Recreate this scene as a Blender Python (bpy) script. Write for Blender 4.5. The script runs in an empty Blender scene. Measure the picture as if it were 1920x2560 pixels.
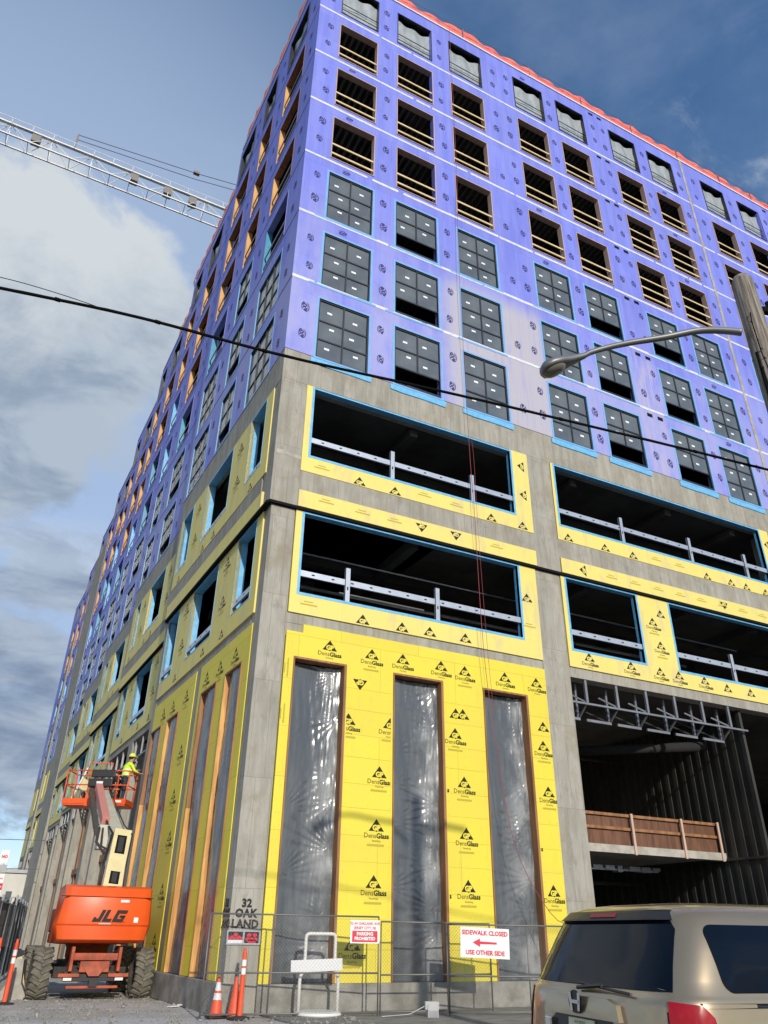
import bpy, bmesh, math, random
from mathutils import Matrix, Vector, noise
random.seed(7)
S=bpy.context.scene; COL=S.collection
R=math.radians
# ------------------------------------------------------------------ camera
cam_d=bpy.data.cameras.new('camera'); cam=bpy.data.objects.new('camera',cam_d); COL.objects.link(cam); S.camera=cam
cr=Vector((0.8914716,-0.45286322,0.01390299)); cu=Vector((-0.23276918,-0.4314535,0.87158843)); cf=Vector((0.38871185,0.78023252,0.49004114))
CP=Vector((-5.41064,-18.21331861,1.55))
cam.matrix_world=Matrix(((cr.x,cu.x,-cf.x,CP.x),(cr.y,cu.y,-cf.y,CP.y),(cr.z,cu.z,-cf.z,CP.z),(0,0,0,1)))
cam_d.sensor_fit='VERTICAL'; cam_d.sensor_height=24; cam_d.lens=24*1875.534/2560; cam_d.clip_end=4000; cam_d.clip_start=.05
# ------------------------------------------------------------------ sun, sky, exposure
SUN=Vector((-0.13,-1.0,0.42)).normalized()
sd=bpy.data.lights.new('sun','SUN'); sd.energy=3.6; sd.angle=R(.8); sd.color=(1,.93,.82)
so=bpy.data.objects.new('sun',sd); COL.objects.link(so); so.rotation_euler=SUN.to_track_quat('Z','Y').to_euler()
W=bpy.data.worlds.new('World'); S.world=W; W.use_nodes=True
nt=W.node_tree; nt.nodes.clear(); N=nt.nodes.new; L=nt.links.new
out=N('ShaderNodeOutputWorld'); bg=N('ShaderNodeBackground'); bg.inputs[1].default_value=.10; L(bg.outputs[0],out.inputs[0])
sky=N('ShaderNodeTexSky'); sky.sky_type='NISHITA'; sky.sun_disc=False
sky.sun_elevation=math.asin(SUN.z); sky.sun_rotation=math.atan2(SUN.x,SUN.y); sky.air_density=1.0; sky.dust_density=.4; sky.ozone_density=3.0
tc=N('ShaderNodeTexCoord')
def nz(scale,detail,rough,loc=(0,0,0),sc=(1,1,1),dist=0):
    m=N('ShaderNodeMapping'); m.inputs['Location'].default_value=loc; m.inputs['Scale'].default_value=sc; L(tc.outputs['Generated'],m.inputs[0])
    n=N('ShaderNodeTexNoise'); n.inputs['Scale'].default_value=scale; n.inputs['Detail'].default_value=detail; n.inputs['Roughness'].default_value=rough; n.inputs['Distortion'].default_value=dist
    L(m.outputs[0],n.inputs[0]); return n.outputs[0]
def mth(op,a,b=None,c=None,clamp=False):
    n=N('ShaderNodeMath'); n.operation=op; n.use_clamp=clamp
    for i,v in enumerate((a,b,c)):
        if v is None: continue
        if isinstance(v,(int,float)): n.inputs[i].default_value=v
        else: L(v,n.inputs[i])
    return n.outputs[0]
def rng(v,a,b,c=0,d=1,smooth=True):
    n=N('ShaderNodeMapRange'); n.interpolation_type='SMOOTHSTEP' if smooth else 'LINEAR'; L(v,n.inputs[0])
    for i,x in enumerate((a,b,c,d)): n.inputs[i+1].default_value=x
    return n.outputs[0]
def dirdot(px,py):
    v=(cf+cr*((px-960)/1875.5)-cu*((py-1280)/1875.5)).normalized()
    n=N('ShaderNodeVectorMath'); n.operation='DOT_PRODUCT'; L(tc.outputs['Generated'],n.inputs[0]); n.inputs[1].default_value=v; return n.outputs['Value']
def mixc(f,a,b):
    n=N('ShaderNodeMix'); n.data_type='RGBA'; L(f,n.inputs[0])
    for s,v in ((6,a),(7,b)):
        if isinstance(v,tuple): n.inputs[s].default_value=(*v,1)
        else: L(v,n.inputs[s])
    return n.outputs[2]
sxyz=N('ShaderNodeSeparateXYZ'); L(tc.outputs['Generated'],sxyz.inputs[0])
hz=sxyz.outputs['Z']
skyc=N('ShaderNodeHueSaturation'); skyc.inputs['Saturation'].default_value=1.12; skyc.inputs['Value'].default_value=1.75; L(sky.outputs[0],skyc.inputs['Color'])
# thin high veil
veil=rng(nz(2.2,6,.6,(3,1,0),(1,1,2)),.45,.8,0,.32)
c1=mixc(veil,skyc.outputs[0],(4.2,5.2,7.2))
c1=mixc(mth('MULTIPLY',rng(dirdot(-100,1100),.70,.97,0,1),.72),c1,(4.7,5.9,8.0))
# big soft cumulus on the left
big=mth('MAXIMUM',rng(dirdot(60,790),.968,.995,0,1),mth('MAXIMUM',rng(dirdot(270,990),.984,.998,0,.72),rng(dirdot(-200,840),.958,.985,0,1)))
ln=nz(6.0,12,.6,(.4,2.1,.6),(1,1,2.3),.3)
bn=nz(5.5,12,.62,(1.7,.3,2.2),(1,1,1.25),.35)
bm=rng(mth('ADD',big,mth('MULTIPLY',mth('SUBTRACT',bn,.5),1.9)),.45,.80)
shade=rng(mth('ADD',dirdot(160,1180),mth('MULTIPLY',mth('SUBTRACT',bn,.5),.10)),.958,1.0)
bcol=mixc(shade,(6.5,7.0,7.4),mixc(rng(ln,.40,.60),(2.9,3.7,4.9),(4.4,5.2,6.2)))
c2=mixc(bm,c1,bcol)
# banked low clouds
lowm=rng(hz,.47,.30,0,1)
lm_=mth('MULTIPLY',rng(ln,.41,.52),lowm)
ln2=nz(5.5,9,.6,(4.4,.1,3.3),(1,1,3.0),.3)
lcol=mixc(rng(mth('ADD',mth('MULTIPLY',ln2,.7),mth('MULTIPLY',ln,.35)),.42,.60),(1.9,2.6,3.9),(7.2,7.6,7.8))
c3=mixc(lm_,c2,lcol)
c3=mixc(mth('MULTIPLY',rng(mth('ADD',mth('MAXIMUM',mth('SUBTRACT',dirdot(60,1740),0),mth('SUBTRACT',dirdot(-60,1630),.002)),mth('MULTIPLY',mth('SUBTRACT',ln,.5),.075)),.983,.995),.85),c3,mixc(rng(ln2,.35,.65),(2.1,2.8,4.1),(4.0,4.9,6.2)))
# wispy patch far right
wn=mth('MULTIPLY',rng(nz(9,8,.65,(2,7,1),(1,1,1),.6),.5,.8,0,.6),rng(dirdot(1900,420),.985,.999))
c4=mixc(wn,c3,(5.5,6.2,7.0))
L(c4,bg.inputs[0])
S.view_settings.view_transform='Standard'; S.view_settings.look='None'; S.view_settings.exposure=0.0; S.view_settings.gamma=1
S.render.engine='CYCLES'

# ------------------------------------------------------------------ materials
MT={}
def mat(name,col,rough=.7,metal=0,spec=.5,col2=None,var=.5,scale=3,st=(1,1,1),bump=0,bscale=40,bst=(1,1,1),seam=None,coat=0,alpha=1,trans=0,emit=None,sheen=0,detail=6,thr=(.35,.65)):
    m=bpy.data.materials.new(name); m.use_nodes=True; t=m.node_tree; b=t.nodes['Principled BSDF']; l=t.links.new; n=t.nodes.new
    b.inputs['Base Color'].default_value=(*col,1); b.inputs['Roughness'].default_value=rough; b.inputs['Metallic'].default_value=metal; b.inputs['Specular IOR Level'].default_value=spec
    if coat: b.inputs['Coat Weight'].default_value=coat; b.inputs['Coat Roughness'].default_value=.05
    if alpha<1: b.inputs['Alpha'].default_value=alpha
    if trans: b.inputs['Transmission Weight'].default_value=trans
    if emit: b.inputs['Emission Color'].default_value=(*emit[:3],1); b.inputs['Emission Strength'].default_value=emit[3]
    cur=None
    tcx=n('ShaderNodeTexCoord')
    def NZ(scale,st,det,ro=.6):
        mp=n('ShaderNodeMapping'); mp.inputs['Scale'].default_value=st; l(tcx.outputs['Object'],mp.inputs[0])
        q=n('ShaderNodeTexNoise'); q.inputs['Scale'].default_value=scale; q.inputs['Detail'].default_value=det; q.inputs['Roughness'].default_value=ro; l(mp.outputs[0],q.inputs[0]); return q.outputs[0]
    def MIX(f,a,bb,typ='MIX'):
        q=n('ShaderNodeMix'); q.data_type='RGBA'; q.blend_type=typ
        if isinstance(f,(int,float)): q.inputs[0].default_value=f
        else: l(f,q.inputs[0])
        for s,v in ((6,a),(7,bb)):
            if isinstance(v,tuple): q.inputs[s].default_value=(*v,1)
            else: l(v,q.inputs[s])
        return q.outputs[2]
    def RG(v,a,bb,c=0,d=1):
        q=n('ShaderNodeMapRange'); l(v,q.inputs[0]); q.interpolation_type='SMOOTHSTEP'
        for i,x in enumerate((a,bb,c,d)): q.inputs[i+1].default_value=x
        return q.outputs[0]
    if col2:
        cur=MIX(RG(NZ(scale,st,detail),thr[0],thr[1],0,var),col,col2)
    if seam:
        sx,sz,scol,w,lv=seam
        sp=n('ShaderNodeSeparateXYZ'); l(tcx.outputs['Object'],sp.inputs[0])
        ad=n('ShaderNodeMath'); ad.operation='ADD'; l(sp.outputs[0],ad.inputs[0]); l(sp.outputs[1],ad.inputs[1])
        cb=n('ShaderNodeCombineXYZ'); l(ad.outputs[0],cb.inputs[0]); l(sp.outputs[2],cb.inputs[1])
        br=n('ShaderNodeTexBrick'); br.offset=.5; br.inputs['Scale'].default_value=1; br.inputs['Brick Width'].default_value=sx; br.inputs['Row Height'].default_value=sz
        br.inputs['Mortar Size'].default_value=w; br.inputs['Mortar Smooth'].default_value=.3
        br.inputs['Color1'].default_value=(1,1,1,1); br.inputs['Color2'].default_value=(lv,lv,lv,1); br.inputs['Mortar'].default_value=(*scol,1)
        l(cb.outputs[0],br.inputs[0]); cur=MIX(1.0,cur if cur else col,br.outputs[0],'MULTIPLY')
    if cur: l(cur,b.inputs['Base Color'])
    if bump:
        bp=n('ShaderNodeBump'); bp.inputs['Strength'].default_value=bump; bp.inputs['Distance'].default_value=.02; l(NZ(bscale,bst,4),bp.inputs['Height']); l(bp.outputs[0],b.inputs['Normal'])
    MT[name]=m
    return m
def helpers(m):
    t=m.node_tree; n=t.nodes.new; l=t.links.new; b=t.nodes['Principled BSDF']
    tcx=n('ShaderNodeTexCoord')
    def NZ(scale,st=(1,1,1),det=6,ro=.6,loc=(0,0,0)):
        mp=n('ShaderNodeMapping'); mp.inputs['Scale'].default_value=st; mp.inputs['Location'].default_value=loc; l(tcx.outputs['Object'],mp.inputs[0])
        q=n('ShaderNodeTexNoise'); q.inputs['Scale'].default_value=scale; q.inputs['Detail'].default_value=det; q.inputs['Roughness'].default_value=ro; l(mp.outputs[0],q.inputs[0]); return q.outputs[0]
    def RG(v,a,bb,c=0,d=1):
        q=n('ShaderNodeMapRange'); l(v,q.inputs[0]); q.interpolation_type='SMOOTHSTEP'
        for i,x in enumerate((a,bb,c,d)): q.inputs[i+1].default_value=x
        return q.outputs[0]
    def MUL(a,bb,op='MULTIPLY'):
        q=n('ShaderNodeMath'); q.operation=op; q.use_clamp=True
        for i,v in enumerate((a,bb)):
            if isinstance(v,(int,float)): q.inputs[i].default_value=v
            else: l(v,q.inputs[i])
        return q.outputs[0]
    def overlay(f,col,mode='MIX'):
        inp=b.inputs['Base Color']; q=n('ShaderNodeMix'); q.data_type='RGBA'; q.blend_type=mode
        if inp.links: l(inp.links[0].from_socket,q.inputs[6])
        else: q.inputs[6].default_value=inp.default_value
        q.inputs[7].default_value=(*col,1)
        if isinstance(f,(int,float)): q.inputs[0].default_value=f
        else: l(f,q.inputs[0])
        l(q.outputs[2],inp)
    sp=n('ShaderNodeSeparateXYZ'); l(tcx.outputs['Object'],sp.inputs[0])
    return NZ,RG,MUL,overlay,sp.outputs
# sheathing: violet board with weathered, washed-out areas low down on the wall
pm=mat('violet_sheathing',(.185,.220,.72),.6,spec=.3,col2=(.25,.28,.75),var=.8,scale=1.1,st=(2.2,2.2,.25),seam=(1.22,1.735,(.74,.74,.80),.008,.91))
NZ,RG,MUL,OV,XYZ=helpers(pm)
OV(MUL(RG(XYZ[2],28.5,20.5),RG(NZ(.35,(1,1,.5),7,.65),.36,.60,0,.85)),(.36,.37,.66))
wa=MUL(RG(XYZ[0],5.6,6.8),RG(XYZ[0],11.6,10.4)); OV(MUL(MUL(wa,RG(XYZ[2],25.0,23.6)),RG(NZ(1.2,(4,4,.25),8,.7),.22,.5,.25,.95)),(.46,.44,.49))
wb=MUL(RG(XYZ[0],15.5,16.2),RG(XYZ[0],17.4,16.8)); OV(MUL(MUL(wb,RG(XYZ[2],25.5,23.4)),RG(NZ(2.2,(3,3,.3),6),.42,.6,0,.7)),(.46,.42,.56))
OV(MUL(RG(NZ(5,(3,3,.3),8,.7,(9,2,1)),.6,.78,0,.35),RG(XYZ[2],34,22)),(.5,.44,.42))
OV(RG(NZ(1.6,(4,4,.12),5,.6,(2,5,7)),.56,.76,0,.22),(.12,.10,.42))
ym=mat('yellow_sheathing',(.78,.66,.060),.6,spec=.35,col2=(.76,.62,.075),var=.8,scale=.8,seam=(2.44,1.22,(.70,.66,.5),.007,.94))
NZ,RG,MUL,OV,XYZ=helpers(ym)
OV(RG(XYZ[2],8.9,9.1,0,.58),(.80,.68,.27))
OV(RG(NZ(2.5,(3,3,.4),7,.65,(3,3,3)),.56,.78,0,.45),(.62,.46,.07))
OV(MUL(RG(NZ(1.1,(2,2,.6),6,.6,(8,1,4)),.48,.66,0,.6),RG(XYZ[2],9,9.4)),(.62,.52,.27))
OV(RG(NZ(3.0,(.5,.5,3),6,.6,(1,6,2)),.62,.8,0,.3),(.50,.38,.06))
cm=mat('board_formed_concrete',(.41,.39,.335),.85,spec=.25,col2=(.31,.29,.245),var=.8,scale=1.6,st=(3,3,.5),bump=.7,bscale=12,bst=(3,3,.5),seam=(.41,2.4,(.66,.64,.60),.007,.86),detail=10)
NZ,RG,MUL,OV,XYZ=helpers(cm)
OV(RG(NZ(.8,(1,1,1),10,.7),.48,.70,0,.6),(.27,.225,.155)); OV(RG(NZ(1.9,(1,1,.7),10,.72,(2,9,4)),.52,.68,0,.5),(.20,.185,.155)); OV(RG(NZ(26,(1,1,1),4,.7,(7,7,7)),.68,.74,0,.6),(.16,.15,.13))
OV(RG(NZ(7,(1.6,1.6,.25),8,.7,(5,5,5)),.66,.74,0,.65),(.52,.50,.45))
OV(RG(NZ(2.4,(2,2,.15),6,.7,(1,8,5)),.60,.72,0,.5),(.13,.115,.10))
mat('smooth_concrete',(.46,.43,.37),.85,spec=.25,col2=(.29,.27,.23),var=.8,scale=2.4,bump=.2,bscale=25,detail=9)
mat('curb_concrete',(.34,.325,.285),.9,spec=.2,col2=(.19,.18,.155),var=.9,scale=2.0,bump=.35,bscale=30,detail=9)
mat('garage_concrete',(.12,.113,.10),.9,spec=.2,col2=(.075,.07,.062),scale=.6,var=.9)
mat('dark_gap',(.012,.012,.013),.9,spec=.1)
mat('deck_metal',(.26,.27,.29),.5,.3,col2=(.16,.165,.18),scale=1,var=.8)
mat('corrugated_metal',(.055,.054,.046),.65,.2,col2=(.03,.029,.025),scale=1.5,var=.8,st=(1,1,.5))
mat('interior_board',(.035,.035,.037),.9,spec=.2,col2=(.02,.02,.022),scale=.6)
mat('white_membrane',(.72,.73,.76),.45,col2=(.48,.48,.56),var=.8,scale=6,st=(1,1,3),thr=(.5,.65))
mat('sky_blue_tape',(.12,.42,.72),.38,spec=.5,col2=(.22,.52,.78),var=.8,scale=5,bump=.3,bscale=20)
mat('pale_blue_tape',(.13,.42,.72),.45,spec=.5,col2=(.27,.40,.74),var=.8,scale=3,bump=.2,bscale=20)
mat('teal_tape',(.07,.30,.46),.4,col2=(.11,.40,.62),scale=3)
mat('window_frame_paint',(.025,.027,.032),.4)
mat('window_glass',(.095,.108,.118),.14,spec=.9,col2=(.16,.175,.175),scale=.5,var=1)
mat('sticker_paper',(.80,.85,.86),.5)
mat('plywood_buck',(.60,.43,.35),.7,col2=(.46,.30,.21),scale=3,st=(1,1,.3))
mat('spruce_lumber',(.78,.62,.36),.65,col2=(.60,.44,.22),var=.9,scale=5,st=(.4,.4,3),bump=.1)
mat('orange_lumber',(.76,.42,.13),.65,col2=(.46,.21,.06),var=.9,scale=2.2,st=(3,3,.35),bump=.2,bscale=15,bst=(4,4,.4))
mat('brown_lumber',(.36,.17,.07),.65,col2=(.20,.09,.035),var=.9,scale=2.2,st=(3,3,.35),bump=.2,bscale=15,bst=(4,4,.4))  # also colours the shaded sides of the left orange bucks
mat('formwork_plywood',(.19,.085,.045),.7,col2=(.10,.045,.025),var=.9,scale=2,st=(3,3,.4),seam=(.4,2,(.55,.55,.55),.01,.85))
mat('galvanised_steel',(.55,.58,.63),.38,.55,col2=(.42,.45,.5),scale=3)
mat('dull_steel',(.30,.31,.33),.45,.6,col2=(.20,.20,.21),scale=3)
mat('print_ink',(.030,.026,.014),.7,spec=.2)
mat('violet_ink',(.040,.036,.14),.7,spec=.2)
mat('faint_ink',(.47,.38,.05),.7,spec=.2)
mat('stencil_paint',(.012,.012,.012),.7)
mat('netting_red',(.80,.12,.10),.7,col2=(.95,.22,.13),scale=1.5,var=.9,alpha=.93)
sm=mat('poly_sheet',(.085,.095,.108),.22,spec=.9,col2=(.14,.15,.16),var=.8,scale=1.2,st=(2.2,2.2,.25),bump=.25,bscale=7,bst=(2.5,1,.6),alpha=.90)
NZ,RG,MUL,OV,XYZ=helpers(sm)
OV(MUL(RG(XYZ[0],.55,1.3),RG(NZ(1.1,(1.2,1,.8),7,.6,(3,1,1)),.42,.62,0,.8)),(.36,.365,.36))
mat('white_sheet',(.40,.43,.44),.32,spec=.6,col2=(.28,.31,.32),scale=2,st=(2,2,.6),var=.8,bump=.35,bscale=7,bst=(2,2,.7))
mat('white_paint',(.72,.71,.66),.45,col2=(.52,.50,.45),var=.6,scale=6,thr=(.55,.8))
mat('grey_enamel',(.42,.42,.41),.5,col2=(.33,.33,.32),scale=4)
mat('sign_white',(.80,.80,.78),.5,col2=(.68,.67,.65),scale=4,var=.5)
mat('sign_red',(.62,.02,.05),.5)
mat('safety_orange',(.85,.10,.03),.5,col2=(.70,.07,.02),scale=5,var=.6)
mat('reflective_white',(.75,.75,.74),.35)
mat('rubber',(.035,.035,.035),.85)
mat('dusty_tyre',(.20,.185,.145),.9,spec=.2,col2=(.12,.11,.09),scale=6,var=.9,bump=.4,bscale=40)
om=mat('lift_orange',(.80,.105,.012),.38,spec=.5,col2=(.72,.085,.012),scale=2,var=.7,bump=.03,bscale=6)
NZ,RG,MUL,OV,XYZ=helpers(om)
OV(RG(NZ(9,(1,1,1),8,.75),.68,.76,0,.6),(.55,.42,.33)); OV(RG(NZ(1.5,(1,1,1),8,.7,(4,4,4)),.5,.8,0,.35),(.55,.16,.05))
mat('dirty_orange',(.50,.09,.03),.6,col2=(.25,.06,.03),scale=4,var=.9)
mat('boom_cream',(.72,.62,.34),.45,col2=(.60,.50,.26),scale=2,var=.7,bump=.05)
mat('boom_grey',(.55,.54,.46),.45,col2=(.44,.43,.37),scale=2,var=.7)
mat('boom_pink',(.62,.24,.20),.5,col2=(.5,.2,.17),scale=3)
mat('black_plastic',(.02,.02,.022),.5)
mat('machine_dark',(.03,.028,.026),.7,col2=(.07,.05,.04),scale=5)
mat('crane_white',(.78,.77,.72),.45,col2=(.62,.60,.56),scale=.6,var=.6)
mat('crane_dark',(.20,.18,.16),.6)
mat('cable_black',(.005,.005,.005),.85,spec=.1)
mat('wire_grey',(.12,.13,.15),.6)
mat('red_cord',(.30,.045,.045),.6)
mat('weathered_wood',(.34,.295,.24),.85,col2=(.12,.10,.08),var=1,scale=2.2,st=(12,12,.5),bump=.7,bscale=20,bst=(4,4,.3),detail=9)
mat('lamp_metal',(.21,.215,.21),.45,.4,col2=(.16,.16,.155),scale=2)
mat('lamp_lens',(.20,.19,.15),.3,spec=.5)
mat('fence_wire',(.20,.195,.18),.55,.5)
mat('screen_fabric',(.022,.028,.030),.8,col2=(.055,.062,.065),var=.9,scale=3,st=(1,1,.3),alpha=.94)
mat('white_stucco',(.62,.60,.54),.8,col2=(.5,.48,.44),scale=1)
mat('hivis',(.62,.85,.04),.6); mat('navy_cloth',(.02,.028,.045),.85,col2=(.05,.06,.08),scale=8); mat('skin',(.45,.24,.16),.5); mat('helmet_yellow',(.72,.78,.12),.3)
mat('hair_dark',(.02,.015,.01),.7); mat('boot',(.05,.035,.02),.7)
mat('blue_drum',(.03,.10,.32),.4); mat('litter_red',(.5,.04,.04),.5)
vp=mat('van_paint',(.40,.315,.20),.28,.65,spec=.5,coat=.8)
mat('van_glass',(.003,.006,.012),.05,spec=.22)
mat('van_trim',(.016,.016,.017),.35); mat('chrome',(.75,.75,.76),.12,1); mat('tail_red',(.28,.004,.010),.12,spec=.4,col2=(.42,.006,.012),scale=9)
mat('plate_cream',(.88,.82,.50),.45); mat('plate_ink',(.03,.03,.03),.5)
mat('tiny_lamp',(1,1,1),.5,emit=(1,.97,.9,12))
# ------------------------------------------------------------------ mesh helpers
class MB:
    def __init__(s): s.v=[];s.f=[];s.m=[]
    def quad(s,a,b,c,d,m=0):
        i=len(s.v); s.v+= [tuple(a),tuple(b),tuple(c),tuple(d)]; s.f.append((i,i+1,i+2,i+3)); s.m.append(m)
    def poly(s,pts,m=0):
        i=len(s.v); s.v+=[tuple(p) for p in pts]; s.f.append(tuple(range(i,i+len(pts)))); s.m.append(m)
    def box(s,x0,x1,y0,y1,z0,z1,m=0,M=None):
        i=len(s.v)
        P=[(x0,y0,z0),(x1,y0,z0),(x1,y1,z0),(x0,y1,z0),(x0,y0,z1),(x1,y0,z1),(x1,y1,z1),(x0,y1,z1)]
        if M is not None: P=[tuple(M@Vector(p)) for p in P]
        s.v+=P
        for f in ((0,3,2,1),(4,5,6,7),(0,1,5,4),(1,2,6,5),(2,3,7,6),(3,0,4,7)): s.f.append(tuple(i+k for k in f)); s.m.append(m)
    def beam(s,a,b,w,h=None,m=0,up=(0,0,1)):
        a=Vector(a);b=Vector(b);h=h or w; d=(b-a); Ln=d.length; d.normalize(); u=Vector(up)
        if abs(d.dot(u))>.99: u=Vector((0,1,0))
        x=d.cross(u).normalized(); z=x.cross(d)
        M=Matrix(((x.x,d.x,z.x,a.x),(x.y,d.y,z.y,a.y),(x.z,d.z,z.z,a.z),(0,0,0,1)))
        s.box(-w/2,w/2,0,Ln,-h/2,h/2,m,M)
    def tube(s,pts,r,n=8,m=0,cap=True,radii=None):
        pts=[Vector(p) for p in pts]; i0=len(s.v); px=None
        for k,p in enumerate(pts):
            d=((pts[min(k+1,len(pts)-1)]-pts[max(k-1,0)])).normalized()
            if px is None:
                a=Vector((0,0,1)) if abs(d.z)<.9 else Vector((1,0,0)); px=d.cross(a).normalized()
            else: px=(px-d*px.dot(d)).normalized()
            py=d.cross(px); rr=radii[k] if radii else r
            for j in range(n):
                t=2*math.pi*j/n; s.v.append(tuple(p+px*(rr*math.cos(t))+py*(rr*math.sin(t))))
        for k in range(len(pts)-1):
            for j in range(n):
                a=i0+k*n+j;b=i0+k*n+(j+1)%n; s.f.append((a,b,b+n,a+n)); s.m.append(m)
        if cap:
            s.f.append(tuple(i0+j for j in reversed(range(n)))); s.m.append(m)
            e=i0+(len(pts)-1)*n; s.f.append(tuple(e+j for j in range(n))); s.m.append(m)
    def lathe(s,prof,c=(0,0,0),n=24,m=0,axis='z'):
        i0=len(s.v); c=Vector(c)
        for r_,h in prof:
            for j in range(n):
                t=2*math.pi*j/n; a,b=r_*math.cos(t),r_*math.sin(t)
                v=(a,b,h) if axis=='z' else ((h,a,b) if axis=='x' else (a,h,b)); s.v.append(tuple(c+Vector(v)))
        for k in range(len(prof)-1):
            for j in range(n):
                a=i0+k*n+j;b=i0+k*n+(j+1)%n; s.f.append((a,b,b+n,a+n)); s.m.append(m)
    def grid(s,fn,nu,nv,m=0):
        i0=len(s.v)
        for j in range(nv+1):
            for i in range(nu+1): s.v.append(tuple(fn(i/nu,j/nv)))
        for j in range(nv):
            for i in range(nu):
                a=i0+j*(nu+1)+i; s.f.append((a,a+1,a+nu+2,a+nu+1)); s.m.append(m)
    def add(s,vf,M,m=0):
        V,F,MI=vf; i=len(s.v); s.v+=[tuple(M@Vector(v)) for v in V]
        for f,k in zip(F,MI): s.f.append(tuple(i+q for q in f)); s.m.append(m+k)
    def build(s,name,mats,parent=None,mw=None,smooth=False,link=True,bevel=0,bseg=2):
        me=bpy.data.meshes.new(name); me.from_pydata(s.v,[],s.f); 
        if isinstance(mats,str): mats=[mats]
        for q in mats: me.materials.append(MT[q])
        me.polygons.foreach_set('material_index',s.m); 
        if smooth:
            me.polygons.foreach_set('use_smooth',[True]*len(s.f))
        me.validate(); me.update()
        o=bpy.data.objects.new(name,me); COL.objects.link(o)
        if smooth=='auto' or smooth is True:
            pass
        if bevel:
            w=o.modifiers.new('bevel','BEVEL'); w.width=bevel; w.segments=bseg; w.limit_method='ANGLE'; w.angle_limit=R(35)
        if parent is not None: o.parent=parent
        if mw is not None: o.matrix_basis=mw
        return o
def tag(o,label=None,cat=None,group=None,kind=None):
    if label: o['label']=label
    if cat: o['category']=cat
    if group: o['group']=group
    if kind: o['kind']=kind
    return o
def empty(name,loc=(0,0,0),rz=0,label=None,cat=None,group=None,parent=None):
    o=bpy.data.objects.new(name,None); COL.objects.link(o); o.location=loc; o.rotation_euler=(0,0,rz); o.empty_display_size=.2
    if parent: o.parent=parent
    return tag(o,label,cat,group)
def kids(o): return [c for c in COL.objects if c.parent==o]
def copytree(o,parent=None,mw=None):
    c=o.copy(); COL.objects.link(c); c.parent=parent
    if mw is not None: c.matrix_basis=mw
    for k in kids(o): copytree(k,c)
    return c
TX={}
def text(st,size,bold=0,align='CENTER',space=1):
    key=(st,size,bold,align,space)
    if key in TX: return TX[key]
    cu_=bpy.data.curves.new('t','FONT'); cu_.body=st; cu_.size=size; cu_.align_x=align; cu_.align_y='CENTER'; cu_.resolution_u=2; cu_.offset=bold; cu_.space_character=space
    o=bpy.data.objects.new('t',cu_); COL.objects.link(o); dg=bpy.context.evaluated_depsgraph_get(); dg.update()
    me=bpy.data.meshes.new_from_object(o.evaluated_get(dg)); V=[tuple(v.co) for v in me.vertices]; F=[tuple(p.vertices) for p in me.polygons]
    bpy.data.objects.remove(o); bpy.data.curves.remove(cu_); bpy.data.meshes.remove(me)
    TX[key]=(V,F,[0]*len(F)); return TX[key]
# text drawn in local xy -> facade plane (x right, z up, facing -y)
UP=Matrix(((1,0,0,0),(0,0,-1,0),(0,1,0,0),(0,0,0,1)))
def onwall(x,y,z,rot=0,s=1): return Matrix.Translation((x,y,z))@UP@Matrix.Rotation(rot,4,'Z')@Matrix.Diagonal((s,s,s,1))
def holes_wall(mb,x0,x1,z0,z1,holes,yf,yb,m=0,mr=None):
    xs=sorted({x0,x1}|{q for h in holes for q in h[:2] if x0<q<x1}); zs=sorted({z0,z1}|{q for h in holes for q in h[2:4] if z0<q<z1})
    mr=m if mr is None else mr
    def solid(i,j):
        if i<0 or j<0 or i>=len(xs)-1 or j>=len(zs)-1: return False
        cx=(xs[i]+xs[i+1])/2; cz=(zs[j]+zs[j+1])/2
        return not any(h[0]<cx<h[1] and h[2]<cz<h[3] for h in holes)
    for i in range(len(xs)-1):
        j=0
        while j<len(zs)-1:
            if not solid(i,j): j+=1; continue
            a,b,c,d=xs[i],xs[i+1],zs[j],zs[j+1]
            mb.quad((a,yf,c),(b,yf,c),(b,yf,d),(a,yf,d),m); mb.quad((b,yb,c),(a,yb,c),(a,yb,d),(b,yb,d),m)
            if not solid(i-1,j): mb.quad((a,yb,c),(a,yf,c),(a,yf,d),(a,yb,d),mr)
            if not solid(i+1,j): mb.quad((b,yf,c),(b,yb,c),(b,yb,d),(b,yf,d),mr)
            if not solid(i,j-1): mb.quad((a,yb,c),(b,yb,c),(b,yf,c),(a,yf,c),mr)
            if not solid(i,j+1): mb.quad((a,yf,d),(b,yf,d),(b,yb,d),(a,yb,d),mr)
            j+=1
def clipx(vf,M,xmin=None,xmax=None):
    bm=bmesh.new(); V,F,MI=vf
    vs=[bm.verts.new(M@Vector(v)) for v in V]
    for f,k in zip(F,MI):
        try: fc=bm.faces.new([vs[q] for q in f]); fc.material_index=k
        except ValueError: pass
    for co,no in (((xmin,0,0),(-1,0,0)) if xmin is not None else (None,None),((xmax,0,0),(1,0,0)) if xmax is not None else (None,None)):
        if co is None: continue
        g=bm.verts[:]+bm.edges[:]+bm.faces[:]; bmesh.ops.bisect_plane(bm,geom=g,plane_co=co,plane_no=no,clear_outer=True)
    bm.verts.index_update(); r=([tuple(v.co) for v in bm.verts],[tuple(v.index for v in f.verts) for f in bm.faces],[f.material_index for f in bm.faces]); bm.free(); return r
def merge(*parts):
    V=[];F=[];MI=[]
    for (v,f,mi),M,off in parts:
        i=len(V); V+=[tuple(M@Vector(q)) for q in v]; F+=[tuple(i+q for q in a) for a in f]; MI+=[off]*len(f)
    return V,F,MI
I4=Matrix.Identity(4)
def T(x,y,z=0): return Matrix.Translation((x,y,z))
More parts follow.
